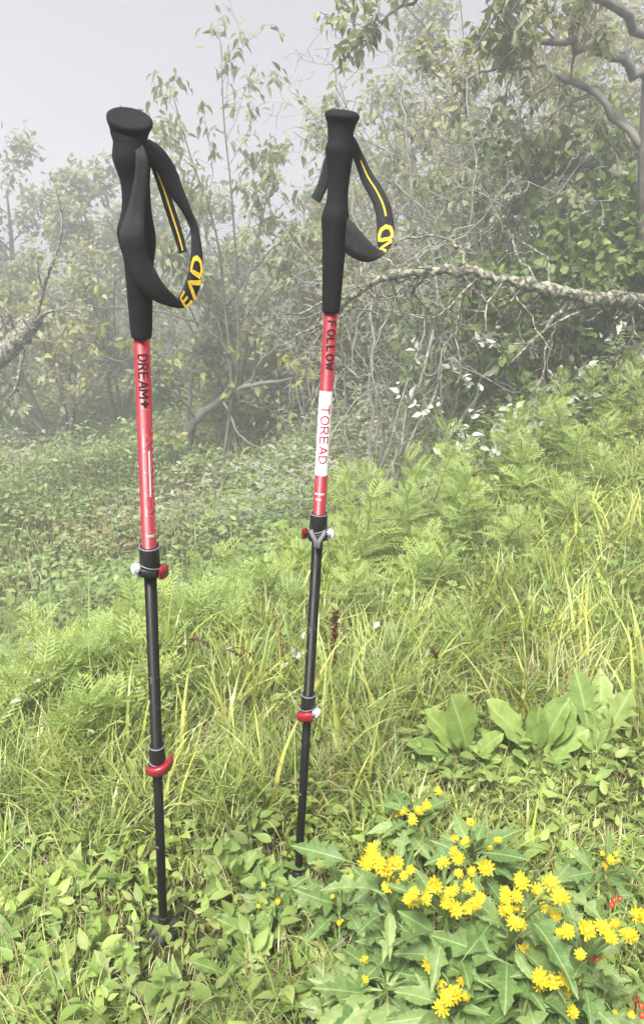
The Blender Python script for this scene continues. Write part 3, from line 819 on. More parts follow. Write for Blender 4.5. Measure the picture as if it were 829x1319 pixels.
def shrub(name, label, base, h, nst, spread, sp, leaf, cat='shrub', bark='bark', r0=.012, group=None, lean=(0, 0), n0=8):
    """several stems from one base"""
    t = Tree(name, label, cat, base, M[bark], group)
    for k in range(nst):
        a = 2 * math.pi * (k + rng.random() * .7) / nst
        d = np.array([math.cos(a) * spread + lean[0], math.sin(a) * spread + lean[1], 1.0])
        t.part('stem')
        st = np.array(base) + np.array([math.cos(a), math.sin(a), 0]) * .05 * min(1, spread)
        pts = t.line(st - np.array([0, 0, .05]), d, h * (.75 + .4 * rng.random()), .10, .03, n0)
        t.grow(pts, r0 * (.8 + .4 * rng.random()), r0 * .3, len(sp['n']), sp)
        t.end()
    t.leaves(**leaf)
    return t
SPB = dict(n=[5, 6], ratio=.42, ang=42, wob=.16, up=.02, rr=.55, rmin=.0018)

# far wood, dim in the fog: single trees that can still be told apart
far = [(-6.2, 13.5, 3.3), (-4.9, 12.2, 3.0), (-4.0, 13.0, 2.9), (-3.3, 12.0, 2.8), (-2.6, 13.2, 2.9), (-1.7, 12.4, 2.7), (-.6, 13.6, 2.9), (.8, 12.8, 3.1), (2.2, 12.6, 4.2), (3.7, 12.0, 5.0), (5.2, 12.6, 5.4), (-7.8, 12.4, 3.8)]
for i, (x, y, h) in enumerate(far):
    t = Tree('misty_tree', 'slender dark tree at the far edge of the meadow, faint in the fog', 'tree', G(x, y), M['bark'], 'faint trees at the far edge of the meadow')
    t.part('trunk')
    pts = t.line(t.o - [0, 0, .1], (rng.normal(0, .12), 0, 1), h, .05, .03, 9)
    t.grow(pts, .07 + .03 * rng.random(), .012, 3, dict(n=[4, 5, 9], ratio=.36, ang=50, wob=.15, up=.03, rr=.45, rmin=.004, **{'from': .3}))
    t.end()
    t.leaves(n=2200, key='tiny', size=.12, cols=olive, jit=.10)

# mid-distance shrubs that close the view; (x px of centre, Y, height, leaf size, palette, number)
mid = [(-30, 9.0, 2.3, olive, 'pale olive shrub rising out of the fog behind the lichened leaning trunk'),
       (70, 8.2, 1.9, greyleaf, 'fine-leaved grey green shrub with a dark forked stem in the fog'),
       (150, 9.4, 1.9, olive, 'loose olive shrub in the fog behind the grey green forked one'),
       (300, 8.0, 1.75, olive, 'spreading olive shrub behind the drooping-leaved sapling'),
       (380, 7.4, 1.75, greyleaf, 'grey green shrub far back in the thicket behind a tangled half-bare one'),
       (480, 7.8, 2.0, rusty, 'rusty olive shrub behind the bare twigs'),
       (590, 7.6, 2.5, olive, 'tall olive shrub behind the bare twig tangle'),
       (700, 7.8, 2.9, rusty, 'tall rusty-leaved tree behind the round-leaved bush'),
       (800, 7.2, 3.0, rusty, 'tall rusty-leaved tree beside the dark trunk'),
       (900, 7.0, 3.3, olive, 'tall olive tree beyond the dark trunk')]
for i, (px_, Y_, h, pal, lab) in enumerate(mid):
    q = at(px_, 500, Y_)
    b = G(q[0], Y_)
    shrub('background_shrub', lab, b, h, 6, .42, dict(n=[4, 5, 5], ratio=.42, ang=44, wob=.15, up=.015, rr=.55, rmin=.0028), dict(n=3000, key='tiny', size=.085, cols=pal, jit=.05, hang=.2), cat='shrub', bark='bark', r0=.026, group='shrubs of the foggy thicket')
# low brush that hides the foot of the thicket
for i, (px_, Y_, h, pal) in enumerate([(330, 8.8, .9, olive), (420, 8.0, 1.0, greyleaf), (520, 6.6, 1.4, olive), (620, 6.0, 1.6, midgreen), (240, 9.6, .8, midgreen), (-30, 8.8, .9, olive), (760, 6.0, 1.8, midgreen), (860, 5.6, 1.9, midgreen)]):
    q = at(px_, 560, Y_)
    shrub('low_bush', {id(olive): 'low olive-leaved bush', id(greyleaf): 'low grey green bush', id(midgreen): 'low dark green bush'}[id(pal)] + ' at the foot of the thicket', G(q[0], Y_), h, 7, .6, dict(n=[4, 6], ratio=.45, ang=46, wob=.16, up=.0, rr=.55, rmin=.0025), dict(n=1900, key='ovate_flat', size=.075, cols=pal, jit=.05), cat='bush', r0=.012, group='low bushes at the foot of the thicket')

# drooping-leaved sapling behind the left pole
t = Tree('sapling', 'slim sapling with drooping pointed leaves against the pale sky', 'tree', G(*at(285, 580, 7.0)[:2]), M['bark'])
zb = t.o
for k, (lst, r) in enumerate([([(300, 600, 5.0), (298, 500, 5.0), (290, 400, 5.0), (278, 300, 5.0), (245, 200, 5.0), (222, 120, 5.0)], .016), ([(300, 590, 5.02), (305, 480, 5.05), (306, 380, 5.1), (298, 250, 5.1), (288, 150, 5.1), (285, 55, 5.1)], .014),
                              ([(298, 480, 5.0), (270, 380, 4.95), (235, 310, 4.9), (215, 230, 4.9), (190, 140, 4.9)], .011), ([(306, 400, 5.1), (330, 320, 5.1), (345, 240, 5.15), (350, 190, 5.2)], .010), ([(292, 420, 5.0), (250, 360, 4.9), (205, 330, 4.85)], .008),
                              ([(306, 420, 5.1), (360, 350, 5.0), (390, 300, 5.0)], .008)]):
    t.part('stem')
    P_ = pts_at([(a, b_, c_ * 1.4) for a, b_, c_ in lst])
    if k < 2: P_[0] = t.o + np.array([.03 * k, 0, -.05])
    t.grow(catmull(P_, 4), r * 1.2, .004, 2, dict(n=[5, 14], ratio=.22, ang=52, wob=.14, up=.02, rr=.45, rmin=.002, leaf_from=1, **{'from': .35}))
    t.end()
t.leaves(n=1500, key='hang', size=.092, cols=olive, mat_obj=Lm['olive'], n_obj=300, hang=.75, out=.7, jit=.04)

# branch overhead that reaches in from the upper right, and the big tree itself
tree = Tree('old_tree', 'old tree with a dark trunk and a long lichen-covered limb', 'tree', G(*at(858, 560, 4.4)[:2]), M['bark'])
tree.part('trunk')
P_ = pts_at([(858, 620, 4.4), (850, 500, 4.4), (842, 380, 4.4), (838, 250, 4.4), (842, 130, 4.4), (850, 20, 4.4), (856, -120, 4.4)]); P_[0] = tree.o - [0, 0, .1]
tree.tube(catmull(P_, 5), np.linspace(.095, .05, 31), 12); tree.end()
SPT = dict(n=[6, 8, 11], ratio=.34, ang=52, wob=.26, up=-.01, seg=7, rr=.42, rmin=.0022, leaf_from=1, **{'from': .2})
for lst, r in (([(842, 110, 4.4), (800, 78, 4.35), (755, 62, 4.3), (700, 52, 4.25), (660, 35, 4.2), (630, 8, 4.2)], .030),
               ([(840, 200, 4.4), (790, 150, 4.5), (730, 100, 4.6), (650, 85, 4.7), (600, 100, 4.8), (560, 120, 4.9)], .024),
               ([(846, 60, 4.4), (780, 0, 4.2), (700, -30, 4.1), (610, -30, 4.0), (540, -5, 4.0), (490, 25, 4.0)], .026),
               ([(840, 260, 4.4), (790, 215, 4.5), (735, 215, 4.6), (690, 240, 4.7), (640, 300, 4.8)], .022)):
    tree.part('limb')
    q = catmull(pts_at(lst), 5); q[1:] += rng.normal(0, .012, (len(q) - 1, 3)); tree.grow(q, r, .005, 3, SPT); tree.end()
tree.leaves(n=2600, key='ovate', size=.060, cols=olive + greyleaf, mat_obj=Lm['olive'], n_obj=280, hang=.5, out=.7, jit=.015,
            keep=lambda P: (P[:, 0] < 1.25) | (rng.random(len(P)) < .6))
# lichen limb
tree.bark = M['bark_lichen']
tree.part('lichened_limb')
limb = catmull(pts_at([(848, 402, 4.35), (842, 395, 4.0), (822, 389, 3.72), (790, 386, 3.6), (745, 383, 3.52), (700, 371, 3.5), (650, 361, 3.5), (600, 351, 3.52), (550, 350, 3.58), (500, 357, 3.65), (460, 378, 3.75), (430, 405, 3.85), (405, 445, 3.95)]), 5)
limb[1:-1] += rng.normal(0, .006, (len(limb) - 2, 3))
tree.tube(limb, np.linspace(.043, .009, len(limb)) * (1 + .13 * rng.normal(0, 1, len(limb))), 10)
for lst, r in (([(742, 384, 3.52), (715, 408, 3.5), (690, 435, 3.45), (655, 470, 3.4)], .014), ([(600, 350, 3.52), (590, 320, 3.6), (575, 308, 3.9), (530, 305, 3.95), (490, 318, 4.0)], .012),
               ([(700, 370, 3.5), (668, 330, 3.6), (655, 300, 3.95), (648, 290, 3.95)], .007), ([(520, 353, 3.62), (500, 335, 3.7), (470, 330, 4.0)], .008)):
    q = catmull(pts_at(lst), 5); q[1:] += rng.normal(0, .006, (len(q) - 1, 3))
    tree.grow(q, r, .004, 1, dict(n=[4], ratio=.3, ang=45, wob=.22, up=-.02, rr=.4, rmin=.002))
for k in range(46):
    i = int(rng.integers(6, len(limb) - 3)); d = np.array([rng.normal(-.25, .5), rng.normal(0, .35), rng.normal(-.45, .55)])
    tree.grow(tree.line(limb[i], d, .20 + .45 * rng.random(), .30, -.03, 8), .0045 + .005 * rng.random(), .002, 1, dict(n=[6], ratio=.45, ang=52, wob=.3, up=-.02, rr=.5, rmin=.0016))
tree.end()

# bare pale twigs hanging and arching in the middle
tw = Tree('bare_shrub', 'leafless shrub of pale crooked twigs below the lichened limb', 'shrub', G(*at(470, 650, 4.1)[:2]), M['twig'])
for lst, r in (([(470, 660, 4.1), (490, 560, 4.1), (480, 470, 4.05), (500, 400, 4.0), (540, 330, 4.0), (600, 290, 4.0)], .012), ([(480, 660, 4.1), (485, 560, 4.0), (470, 500, 3.95), (440, 470, 3.9), (400, 455, 3.9), (370, 480, 3.9)], .010),
               ([(470, 660, 4.15), (450, 600, 4.1), (440, 520, 4.1), (455, 430, 4.1), (490, 380, 4.1)], .010), ([(490, 660, 4.1), (530, 560, 4.1), (560, 480, 4.0), (590, 420, 3.95), (597, 395, 3.9)], .009),
               ([(480, 650, 4.1), (420, 640, 3.9), (370, 650, 3.8), (410, 590, 3.8), (480, 500, 3.85)], .007), ([(490, 660, 4.2), (540, 500, 4.3), (560, 380, 4.4), (530, 250, 4.5), (520, 150, 4.6), (505, 40, 4.7), (480, -20, 4.7)], .016),
               ([(500, 660, 4.3), (570, 480, 4.4), (590, 350, 4.5), (610, 220, 4.6), (600, 100, 4.7)], .014), ([(490, 660, 4.2), (480, 500, 4.3), (470, 350, 4.4), (450, 230, 4.5), (400, 140, 4.6), (350, 90, 4.7)], .012),
               ([(520, 660, 4.3), (620, 500, 4.5), (660, 380, 4.6), (680, 250, 4.7), (690, 150, 4.8)], .013), ([(500, 660, 4.3), (545, 430, 4.4), (500, 280, 4.4), (460, 190, 4.4), (440, 100, 4.4)], .010)):
    tw.part('stem')
    P_ = pts_at(lst); P_[0] = tw.o + rng.normal(0, .04, 3) * [1, 1, 0] - [0, 0, .05]
    q = catmull(P_, 5); q[1:] += rng.normal(0, .018, (len(q) - 1, 3))
    tw.grow(q, r * .8, .003, 2, dict(n=[7, 13], ratio=.3, ang=55, wob=.30, up=-.015, rr=.38, rmin=.0017, seg=8, **{'from': .12})); tw.end()
def bare(px_, Y_, h, ns, label, sz=.05, nl=300, bark='twig', lean=0.0):
    q = at(px_, 620, Y_)
    t = Tree('bare_shrub', label, 'shrub', G(q[0], Y_), M[bark])
    for k in range(ns):
        t.part('stem'); a = rng.random() * 6.28
        pts = t.line(t.o - [0, 0, .05], (math.cos(a) * .55 + lean, math.sin(a) * .3, 1), h * (.7 + .5 * rng.random()), .20, -.012, 12)
        t.grow(pts, .010 + .006 * rng.random(), .003, 3, dict(n=[4, 6, 8], ratio=.36, ang=55, wob=.30, up=-.02, rr=.45, rmin=.0022, seg=7, **{'from': .2})); t.end()
    t.leaves(n=nl, key='tiny', size=sz, cols=greyleaf + olive, jit=.03)
bare(405, 7.2, 2.1, 5, 'tangled half-bare shrub in front of the far grey green shrub')
bare(560, 5.3, 2.3, 6, 'tangled half-bare shrub rising above the lichened limb', nl=700)
bare(670, 5.6, 2.7, 6, 'tall half-bare shrub behind the round-leaved bush', nl=700)
bare(770, 5.4, 2.9, 6, 'tall half-bare shrub next to the dark trunk', nl=700, bark='bark')
bare(330, 8.2, 1.9, 5, 'tangled half-bare shrub behind the crooked tree', nl=400)
bare(110, 9.2, 1.9, 5, 'foggy half-bare shrub beyond the lichened leaning trunk', nl=700, bark='bark')
tw.leaves(n=260, key='ovate', size=.06, cols=olive, mat_obj=Lm['olive'], n_obj=0, keep=lambda P: P[:, 2] > 1.0)

# yellow-green low branches between the poles and behind the left one
yb = Tree('crooked_tree', 'small crooked tree with sparse yellow green leaves and a bent dark foot', 'tree', G(*at(235, 575, 7.3)[:2]), M['bark'])
for lst, r in (([(232, 580, 5.2), (250, 545, 5.15), (285, 515, 5.1), (320, 498, 5.0), (370, 490, 4.9), (420, 470, 4.8)], .042), ([(240, 560, 5.2), (245, 520, 5.25), (250, 470, 5.3), (290, 400, 5.3), (340, 330, 5.3), (400, 290, 5.3)], .02),
               ([(285, 515, 5.1), (300, 470, 5.0), (260, 420, 4.9), (200, 400, 4.8), (130, 395, 4.7), (60, 400, 4.7)], .013), ([(320, 498, 5.0), (340, 460, 4.9), (390, 430, 4.8), (420, 400, 4.8)], .010),
               ([(255, 540, 5.15), (220, 500, 5.0), (180, 470, 4.9), (140, 460, 4.8), (110, 440, 4.8)], .011), ([(285, 515, 5.1), (310, 560, 4.9), (350, 585, 4.8), (400, 580, 4.7), (430, 560, 4.7)], .010), ([(250, 545, 5.15), (230, 570, 4.9), (190, 575, 4.8)], .006)):
    yb.part('branch')
    P_ = pts_at([(a, b_, c_ * 1.4) for a, b_, c_ in lst])
    if r > .03: P_[0] = yb.o - [0, 0, .06]
    q = catmull(P_, 5); q[1:] += rng.normal(0, .009, (len(q) - 1, 3))
    yb.grow(q, r * 1.35, .004, 2, dict(n=[4, 8], ratio=.28, ang=50, wob=.2, up=0.0, rr=.38, rmin=.002, **{'from': .25})); yb.end()
yb.leaves(n=480, key='ovate', size=.095, cols=yellowgreen, mat_obj=Lm['yellowgreen'], n_obj=260, hang=.3, out=.7, jit=.012)

# gnarled leaning stump at the left edge
gn = Tree('gnarled_trunk', 'gnarled leaning trunk crusted with lichen at the edge of the meadow', 'tree', G(*at(-60, 560, 5.4)[:2]), M['bark_lichen'])
gn.part('trunk')
q = catmull(np.vstack([gn.o - [0, 0, .1], pts_at([(-30, 500, 5.3), (5, 455, 5.3), (35, 425, 5.3), (50, 410, 5.3)])]), 6); q[2:] += rng.normal(0, .012, (len(q) - 2, 3))
gn.tube(q, np.linspace(.10, .045, len(q)) * (1 + .1 * rng.normal(0, 1, len(q))), 9); gn.end()
for lst in ([(20, 440, 5.3), (10, 400, 5.3), (-20, 370, 5.3)], [(50, 410, 5.3), (70, 400, 5.2), (110, 412, 5.1)], [(30, 450, 5.3), (20, 500, 5.2), (0, 520, 5.1)], [(45, 415, 5.3), (60, 360, 5.3), (80, 300, 5.35), (75, 250, 5.4)]):
    gn.part('branch'); gn.grow(catmull(pts_at(lst), 4), .018, .004, 2, dict(n=[4, 5], ratio=.35, ang=50, wob=.22, up=0, rr=.45, rmin=.002)); gn.end()
gn.leaves(n=160, key='ovate_flat', size=.05, cols=olive, jit=.02)

# round-leaved bush on the right
q = at(690, 600, 4.55)
rb = shrub('round_leaved_bush', 'dense dark green bush with rounded leaves beneath the lichened limb', G(q[0], 4.55), 1.55, 12, .62, dict(n=[5, 7], ratio=.42, ang=45, wob=.14, up=.01, rr=.5, rmin=.002),
           dict(n=4200, key='round', size=.054, cols=midgreen, mat_obj=Lm['midgreen'], n_obj=300, hang=.25, out=.7, jit=.03, keep=lambda P: P[:, 1] > 3.85), cat='bush', r0=.012)
q = at(800, 560, 4.75)
shrub('round_leaved_bush', 'tall round-leaved bush crowding the foot of the dark trunk', G(q[0], 4.9), 1.55, 9, .5, dict(n=[5, 7], ratio=.4, ang=45, wob=.14, up=.01, rr=.5, rmin=.002),
      dict(n=3000, key='round', size=.054, cols=midgreen, mat_obj=Lm['midgreen'], n_obj=200, hang=.25, out=.7, jit=.03, keep=lambda P: P[:, 1] > 3.85), cat='bush', r0=.012)

# silver-leaved saplings on the crest
def silver(px_, py_, Y_, h, n, label, grp=None):
    for _ in range(12): Y_ = float(crest(ray(px_, 620)[0] / ray(px_, 620)[1] * Y_)) + .22
    b = at(px_, py_, Y_); b = G(b[0], Y_)
    t = Tree('silver_leaved_plant', label, 'plant', b, M['stem'], grp)
    for k in range(3):
        t.part('stem')
        pts = t.line(b, (rng.normal(0, .16), rng.normal(0, .12), 1), h * (.7 + .4 * rng.random()), .08, .03, 8)
        t.grow(pts, .004, .0015, 1, dict(n=[4], ratio=.3, ang=40, wob=.1, up=.05, rr=.6, rmin=.0014)); t.end()
    t.leaves(n=n, key='ovate', size=.046, cols=[(.45, .46, .4)], mat_obj=Lm['silver'], n_obj=n, hang=-.1, out=.7, nz=.5, jit=.012)
silver(583, 640, 3.3, .82, 120, 'small silver-leaved sapling standing alone before the dark bush')
for i, (a, b_, Y_, h) in enumerate([(660, 640, 3.6, .36), (700, 620, 3.7, .38), (738, 600, 3.8, .40), (776, 580, 3.9, .42), (810, 560, 4.0, .44), (845, 540, 4.1, .42), (640, 640, 3.5, .30)]):
    silver(a, b_, Y_, h * 1.1, 60, 'silvery small-leaved plant in the row along the crest of the bank', 'silvery plants along the crest')

# ------------------------------------------------------------------ grass and ground cover
def blades(name, X, Y, L_, W_, cols, bend=(.2, .9), dirs=None, K=4, jit=.2, lift=0.0, parent=None):
    n = len(X); Zb = gz(X, Y) - .01 + lift
    az = rng.random(n) * 2 * math.pi if dirs is None else dirs
    hx, hy = np.cos(az), np.sin(az)
    bd = bend[0] + (bend[1] - bend[0]) * rng.random(n)
    tt = np.linspace(0, 1, K + 1)
    ang0 = rng.random(n) * .35
    P = np.zeros((n, K + 1, 2, 3)); cx, cy, cz = X.copy(), Y.copy(), Zb.copy()
    wx, wy = -hy, hx
    tw_ = rng.normal(0, .5, n)
    wxx, wyy = wx * np.cos(tw_) + hx * np.sin(tw_), wy * np.cos(tw_) + hy * np.sin(tw_)
    for k in range(K + 1):
        t = tt[k]
        wd = W_ * (1 - t ** 1.8) * (.55 + .45 * min(1, t * 4)) + .0002
        P[:, k, 0] = np.stack([cx - wxx * wd / 2, cy - wyy * wd / 2, cz], -1)
        P[:, k, 1] = np.stack([cx + wxx * wd / 2, cy + wyy * wd / 2, cz], -1)
        th_ = ang0 + bd * 1.9 * t ** 1.1
        st_ = L_ / K
        cx = cx + hx * np.sin(th_) * st_; cy = cy + hy * np.sin(th_) * st_; cz = cz + np.cos(th_) * st_
        zg = gz(cx, cy) + .004; cz = np.maximum(cz, zg)
    base = (np.arange(n) * (K + 1) * 2)[:, None]
    k = np.arange(K)[None] * 2
    Fq = np.stack([base + k, base + k + 1, base + k + 3, base + k + 2], -1).reshape(-1, 4)
    pc = cols * (1 + jit * (rng.random((n, 1)) * 2 - 1)) if isinstance(cols, np.ndarray) else palette(cols, n, jit)
    C = np.repeat(np.clip(pc, .005, 1), (K + 1) * 2, axis=0)
    return link(name, mesh_np(name, P.reshape(-1, 3), Fq, C), M['grass'], parent, 'stuff')
def on_bank(n, y0, y1, side=.55, margin=.0, power=1.0):
    """random points on the near bank inside the view and a little beside it"""
    u = rng.random(n * 3)
    Y = y0 + (y1 - y0) * u ** power
    hw = .45 * Y + side
    X = (rng.random(n * 3) * 2 - 1) * hw
    yc = crest(X) + margin
    k = Y < yc
    return X[k][:n], Y[k][:n]
CLEAR = []      # (x, y, radius, height left): trodden or overgrown places where the grass stays short
for a_, b_, r_, f_ in ((211, 1205, .20, .30), (383, 1140, .14, .14), (386, 1180, .13, .2), (211, 1225, .15, .10), (600, 1005, .16, .26), (690, 1005, .16, .26), (770, 1000, .16, .26), (800, 1045, .14, .15), (600, 1060, .14, .35), (700, 1060, .14, .35), (420, 1120, .12, .4), (300, 1200, .2, .65), (120, 1240, .25, .8)):
    q_ = atz(a_, b_, 0); CLEAR.append((q_[0], q_[1], r_, f_))
def short(X, Y):
    f = np.where(Y < 1.25, .62 + .38 * sstep(.9, 1.25, Y), 1.0)
    f = f * np.where(X > .15, 1 - .45 * sstep(-.75, -.3, Y - crest(X)), 1.0)
    for x_, y_, r_, k_ in CLEAR:
        f = np.minimum(f, k_ + (1 - k_) * sstep(.6, 1.3, np.hypot(X - x_, Y - y_) / r_))
    return f
def clump(xy, per, spread):
    X, Y = xy; i = np.repeat(np.arange(len(X)), per)
    return X[i] + rng.normal(0, spread, len(i)), Y[i] + rng.normal(0, spread, len(i)), i
G1 = [(.26, .34, .075), (.34, .41, .11), (.43, .46, .17), (.17, .26, .055), (.10, .17, .04)]
G2 = [(.36, .40, .09), (.44, .44, .13), (.30, .36, .08)]
STRAW = [(.44, .37, .20), (.38, .31, .16), (.50, .44, .27), (.26, .19, .11)]
def tag_stuff(o, label, cat):
    o['label'] = label; o['category'] = cat
    return o
TUFT = G1 + [(.40, .44, .14), (.42, .47, .15), (.14, .22, .06), (.45, .41, .21), (.22, .33, .11), (.12, .19, .06)]
# long arching tufts
X, Y, idx = clump(on_bank(560, .95, 4.4, margin=.12, power=.9), 34, .028)
tuft_dir = rng.random(700) * 2 * math.pi
dirs = tuft_dir[idx] + rng.normal(0, .75, len(idx))
tag_stuff(blades('long_grass', X, Y, (.08 + .16 * rng.random(len(X))) * short(X, Y), .003 + .004 * rng.random(len(X)), .65 * palette(TUFT, 700, .15)[idx] + .35 * palette(G1, len(X)), (.25, 1.05), dirs), 'long yellow green grass arching over the bank', 'grass')
# fine short grass
X, Y = on_bank(40000, .45, 4.2, margin=.25, power=1.15)
tag_stuff(blades('short_grass', X, Y, (.05 + .10 * rng.random(len(X))) * (.35 + .65 * short(X, Y)), .0018 + .002 * rng.random(len(X)), G1, (.1, .9), K=3), 'short fine green grass between the weeds', 'grass')
X, Y, idx = clump(on_bank(150, .5, 1.25, side=.35, power=.8), 26, .022)
dirs = tuft_dir[idx] + rng.normal(0, .8, len(idx))
tag_stuff(blades('tufted_grass', X, Y, (.09 + .12 * rng.random(len(X))) * np.clip(short(X, Y) * 1.3, .2, 1), .002 + .003 * rng.random(len(X)), .6 * palette(TUFT, 700, .15)[idx] + .4 * palette(G1, len(X)), (.2, 1.0), dirs), 'small bright green grass tufts around the poles and weeds', 'grass')
# broad pale blades here and there
X, Y, idx = clump(on_bank(230, .8, 3.6, power=.9), 9, .025)
dirs = tuft_dir[idx] + rng.normal(0, .9, len(idx))
tag_stuff(blades('broad_grass', X, Y, (.13 + .15 * rng.random(len(X))) * short(X, Y), .005 + .007 * rng.random(len(X)), G2, (.1, .8), dirs, K=5), 'broad pale green grass blades in upright tufts', 'grass')
# straw
X, Y = on_bank(15000, .45, 4.0, power=1.1)
tag_stuff(blades('dry_grass', X, Y, (.06 + .13 * rng.random(len(X))) * (.3 + .7 * short(X, Y)), .0015 + .0015 * rng.random(len(X)), STRAW, (.7, 1.3), K=3), 'dead straw-coloured grass lying among the green', 'grass')

# ground cover of small leaves on the bank
X, Y = on_bank(15000, .45, 4.0, margin=.2, power=1.0)
n = len(X)
P = np.stack([X, Y, gz(X, Y) + .01 + (.06 + .06 * sstep(1.2, 2, Y)) * rng.random(n)], -1)
az = rng.random(n) * 6.283
D = np.stack([np.cos(az), np.sin(az), .2 + .7 * rng.random(n)], -1)
o = merged_leaves('ground_cover', 'ovate', P, D, np.tile([0, 0, 1.], (n, 1)) + rng.normal(0, .45, (n, 3)), .014 + .026 * rng.random(n) ** 1.5, palette([(.17, .25, .06), (.23, .31, .08), (.28, .33, .10), (.14, .20, .05)], n), M['leafcol'])
tag_stuff(o, 'tiny leaves of low herbs between the grass', 'ground cover')
# lower meadow: brush of small leaves and tall grass, fading into the fog
n = 95000
Y = 1.6 + 11.5 * rng.random(n) ** 1.15; X = (rng.random(n) * 2 - 1) * (.46 * Y + .9)
k = Y > crest(X) + .15
X, Y = X[k], Y[k]; n = len(X)
hum = .55 + .45 * np.sin(1.9 * X + 1.3 * Y) * np.sin(2.3 * Y - .9 * X + .5) + .25 * np.sin(5.1 * X + .4) * np.sin(4.3 * Y)
hum = np.clip(hum, 0, 1.3)
hgt = np.clip(.02 + .50 * hum ** 1.3 + .10 * np.sin(11 * X) * np.sin(9 * Y + 1), .02, .7)
P = np.stack([X, Y, gz(X, Y) + hgt * rng.random(n) ** .6], -1)
az = rng.random(n) * 6.283
D = np.stack([np.cos(az), np.sin(az), .1 + .6 * rng.random(n)], -1)
cc = palette([(.15, .22, .08), (.21, .29, .11), (.26, .33, .13), (.17, .24, .08)], n)
brown = (np.sin(1.7 * X + .7) * np.sin(1.9 * Y + 2.1) > .6) & (rng.random(n) < .5)
cc[brown] = palette([(.26, .21, .12), (.20, .17, .09), (.30, .26, .15)], int(brown.sum()))
pale = (np.sin(1.1 * X + 2.2) * np.sin(1.4 * Y + .3) > .35) & (rng.random(n) < .45)
cc[pale] = palette([(.28, .29, .22), (.33, .34, .27)], int(pale.sum()))
o = merged_leaves('undergrowth', 'tiny', P, D, np.tile([0, 0, 1.], (n, 1)) + rng.normal(0, .4, (n, 3)), .026 + .034 * rng.random(n) + .015 * pale + .004 * np.clip(Y - 4, 0, 8), cc, M['leafcol'])
tag_stuff(o, 'tangled low undergrowth covering the lower meadow', 'undergrowth')
n = 15000
Y = 1.7 + 9 * rng.random(n) ** 1.2; X = (rng.random(n) * 2 - 1) * (.46 * Y + .9)
k = Y > crest(X) + .2
X, Y = X[k], Y[k]
tag_stuff(blades('meadow_grass', X, Y, .18 + .22 * rng.random(len(X)), .005 + .004 * rng.random(len(X)), [(.25, .28, .10), (.31, .33, .13), (.21, .25, .08), (.35, .31, .17)], (.1, .8), K=3), 'rough grass of the lower meadow below the bank', 'grass')

# ------------------------------------------------------------------ plants that can be counted
def mugwort(px_, Y_, h, nl, key='pinnate'):
    q = at(px_, 700, Y_); b = G(q[0], Y_)
    root = thing('feathery_plant', *(('low feathery-leaved plant on the rim above the misty hollow', 'plant', b, 'feathery plants on the rim of the hollow') if px_ < 420 else ('tall feathery-leaved plant on the rising bank below the dark bush', 'plant', b, 'feathery plants on the rising bank')))
    mb = MB(); tip = np.array([rng.normal(0, .08), rng.normal(0, .05), h])
    pts = catmull(np.array([[0, 0, -.02], tip * .5 + rng.normal(0, .012, 3), tip]), 4)
    mb.tube(pts, np.linspace(.004, .0015, len(pts)), 5); link('stem', mb.mesh('stem'), M['stem'], root)
    f = .22 + .78 * (np.arange(nl) + .5) / nl
    Pq = np.stack([np.interp(f, np.linspace(0, 1, len(pts)), pts[:, j]) for j in range(3)], -1) + b
    az = np.arange(nl) * 2.4 + rng.random() * 6
    el = .15 + 1.0 * f ** 2
    D = np.stack([np.cos(az) * np.cos(el), np.sin(az) * np.cos(el), np.sin(el)], -1)
    leaf_objects(root, key, Lm['mugwort'], Pq, D, np.tile([0, 0, 1.], (nl, 1)) + rng.normal(0, .2, (nl, 3)), (.105 - .035 * f) * (.8 + .5 * rng.random(nl)))
feather = []
for row, (dy, k_) in enumerate(((.02, 1.0), (-.16, .9), (-.36, .72), (.2, 1.05), (-.6, .55))):
    for px_ in np.arange(-25, 850, 34 if row < 2 else 48):
        px_ = px_ + rng.normal(0, 8) + 12 * row
        Y_ = 2.0
        for _ in range(12): Y_ = float(crest(ray(px_, 700)[0] / ray(px_, 700)[1] * Y_)) + dy
        if row == 4 and px_ < 430: continue
        feather.append((px_, Y_, (.17 if px_ < 420 else .33) * k_))
for px_, Y_, h in feather:
    mugwort(px_ + rng.normal(0, 6), Y_, h * (.85 + .4 * rng.random()), 22, 'pinnate' if rng.random() < .7 else 'pinnate_b')

def leaf_between(root, key, mat, b, tip, wsc=1.0, up=(0, -.35, 1)):
    b, tip = np.array(b, float), np.array(tip, float)
    d = tip - b; L_ = np.linalg.norm(d)
    leaf_objects(root, key, mat, b[None], d[None] / L_, np.array([up], float) + rng.normal(0, .15, (1, 3)), np.array([L_]), np.array([wsc]))
# broad-leaved rosettes on the right
def rosette(px_, py_, tips, key, mat, label, w=.95, zt=.13):
    b = atz(px_, py_, float(gz(*atz(px_, py_, 0)[:2])))
    b = G(b[0], b[1])
    root = thing('broad_leaved_plant', label, 'plant', b)
    mb = MB(); mb.tube([(0, 0, -.03), (0, 0, .01), (0, 0, .03)], [.006, .008, .003], 6); link('root_crown', mb.mesh('root_crown'), M['stem'], root)
    for tx, ty, zz, ws in tips:
        tp = atz(tx, ty, b[2] + zz); tp = b + (tp - b) * (.86 + .14 * rng.random())
        q = b + (tp - b) * np.array([.12, .12, 0]) + np.array([0, 0, .015])
        leaf_between(root, key, mat, q, tp, w * ws)
    return root
rosette(603, 985, [(558, 908, .17, 1.0), (597, 904, .19, 1.25), (640, 938, .13, 1.0), (532, 945, .12, .9), (646, 972, .07, 1.1), (570, 1000, .04, 1.1), (626, 955, .10, 1.2), (545, 975, .07, 1.0), (610, 1005, .03, 1.0)], 'broad', Lm['fresh'], 'broad-leaved green rosette with upright spoon-shaped leaves among the grass')
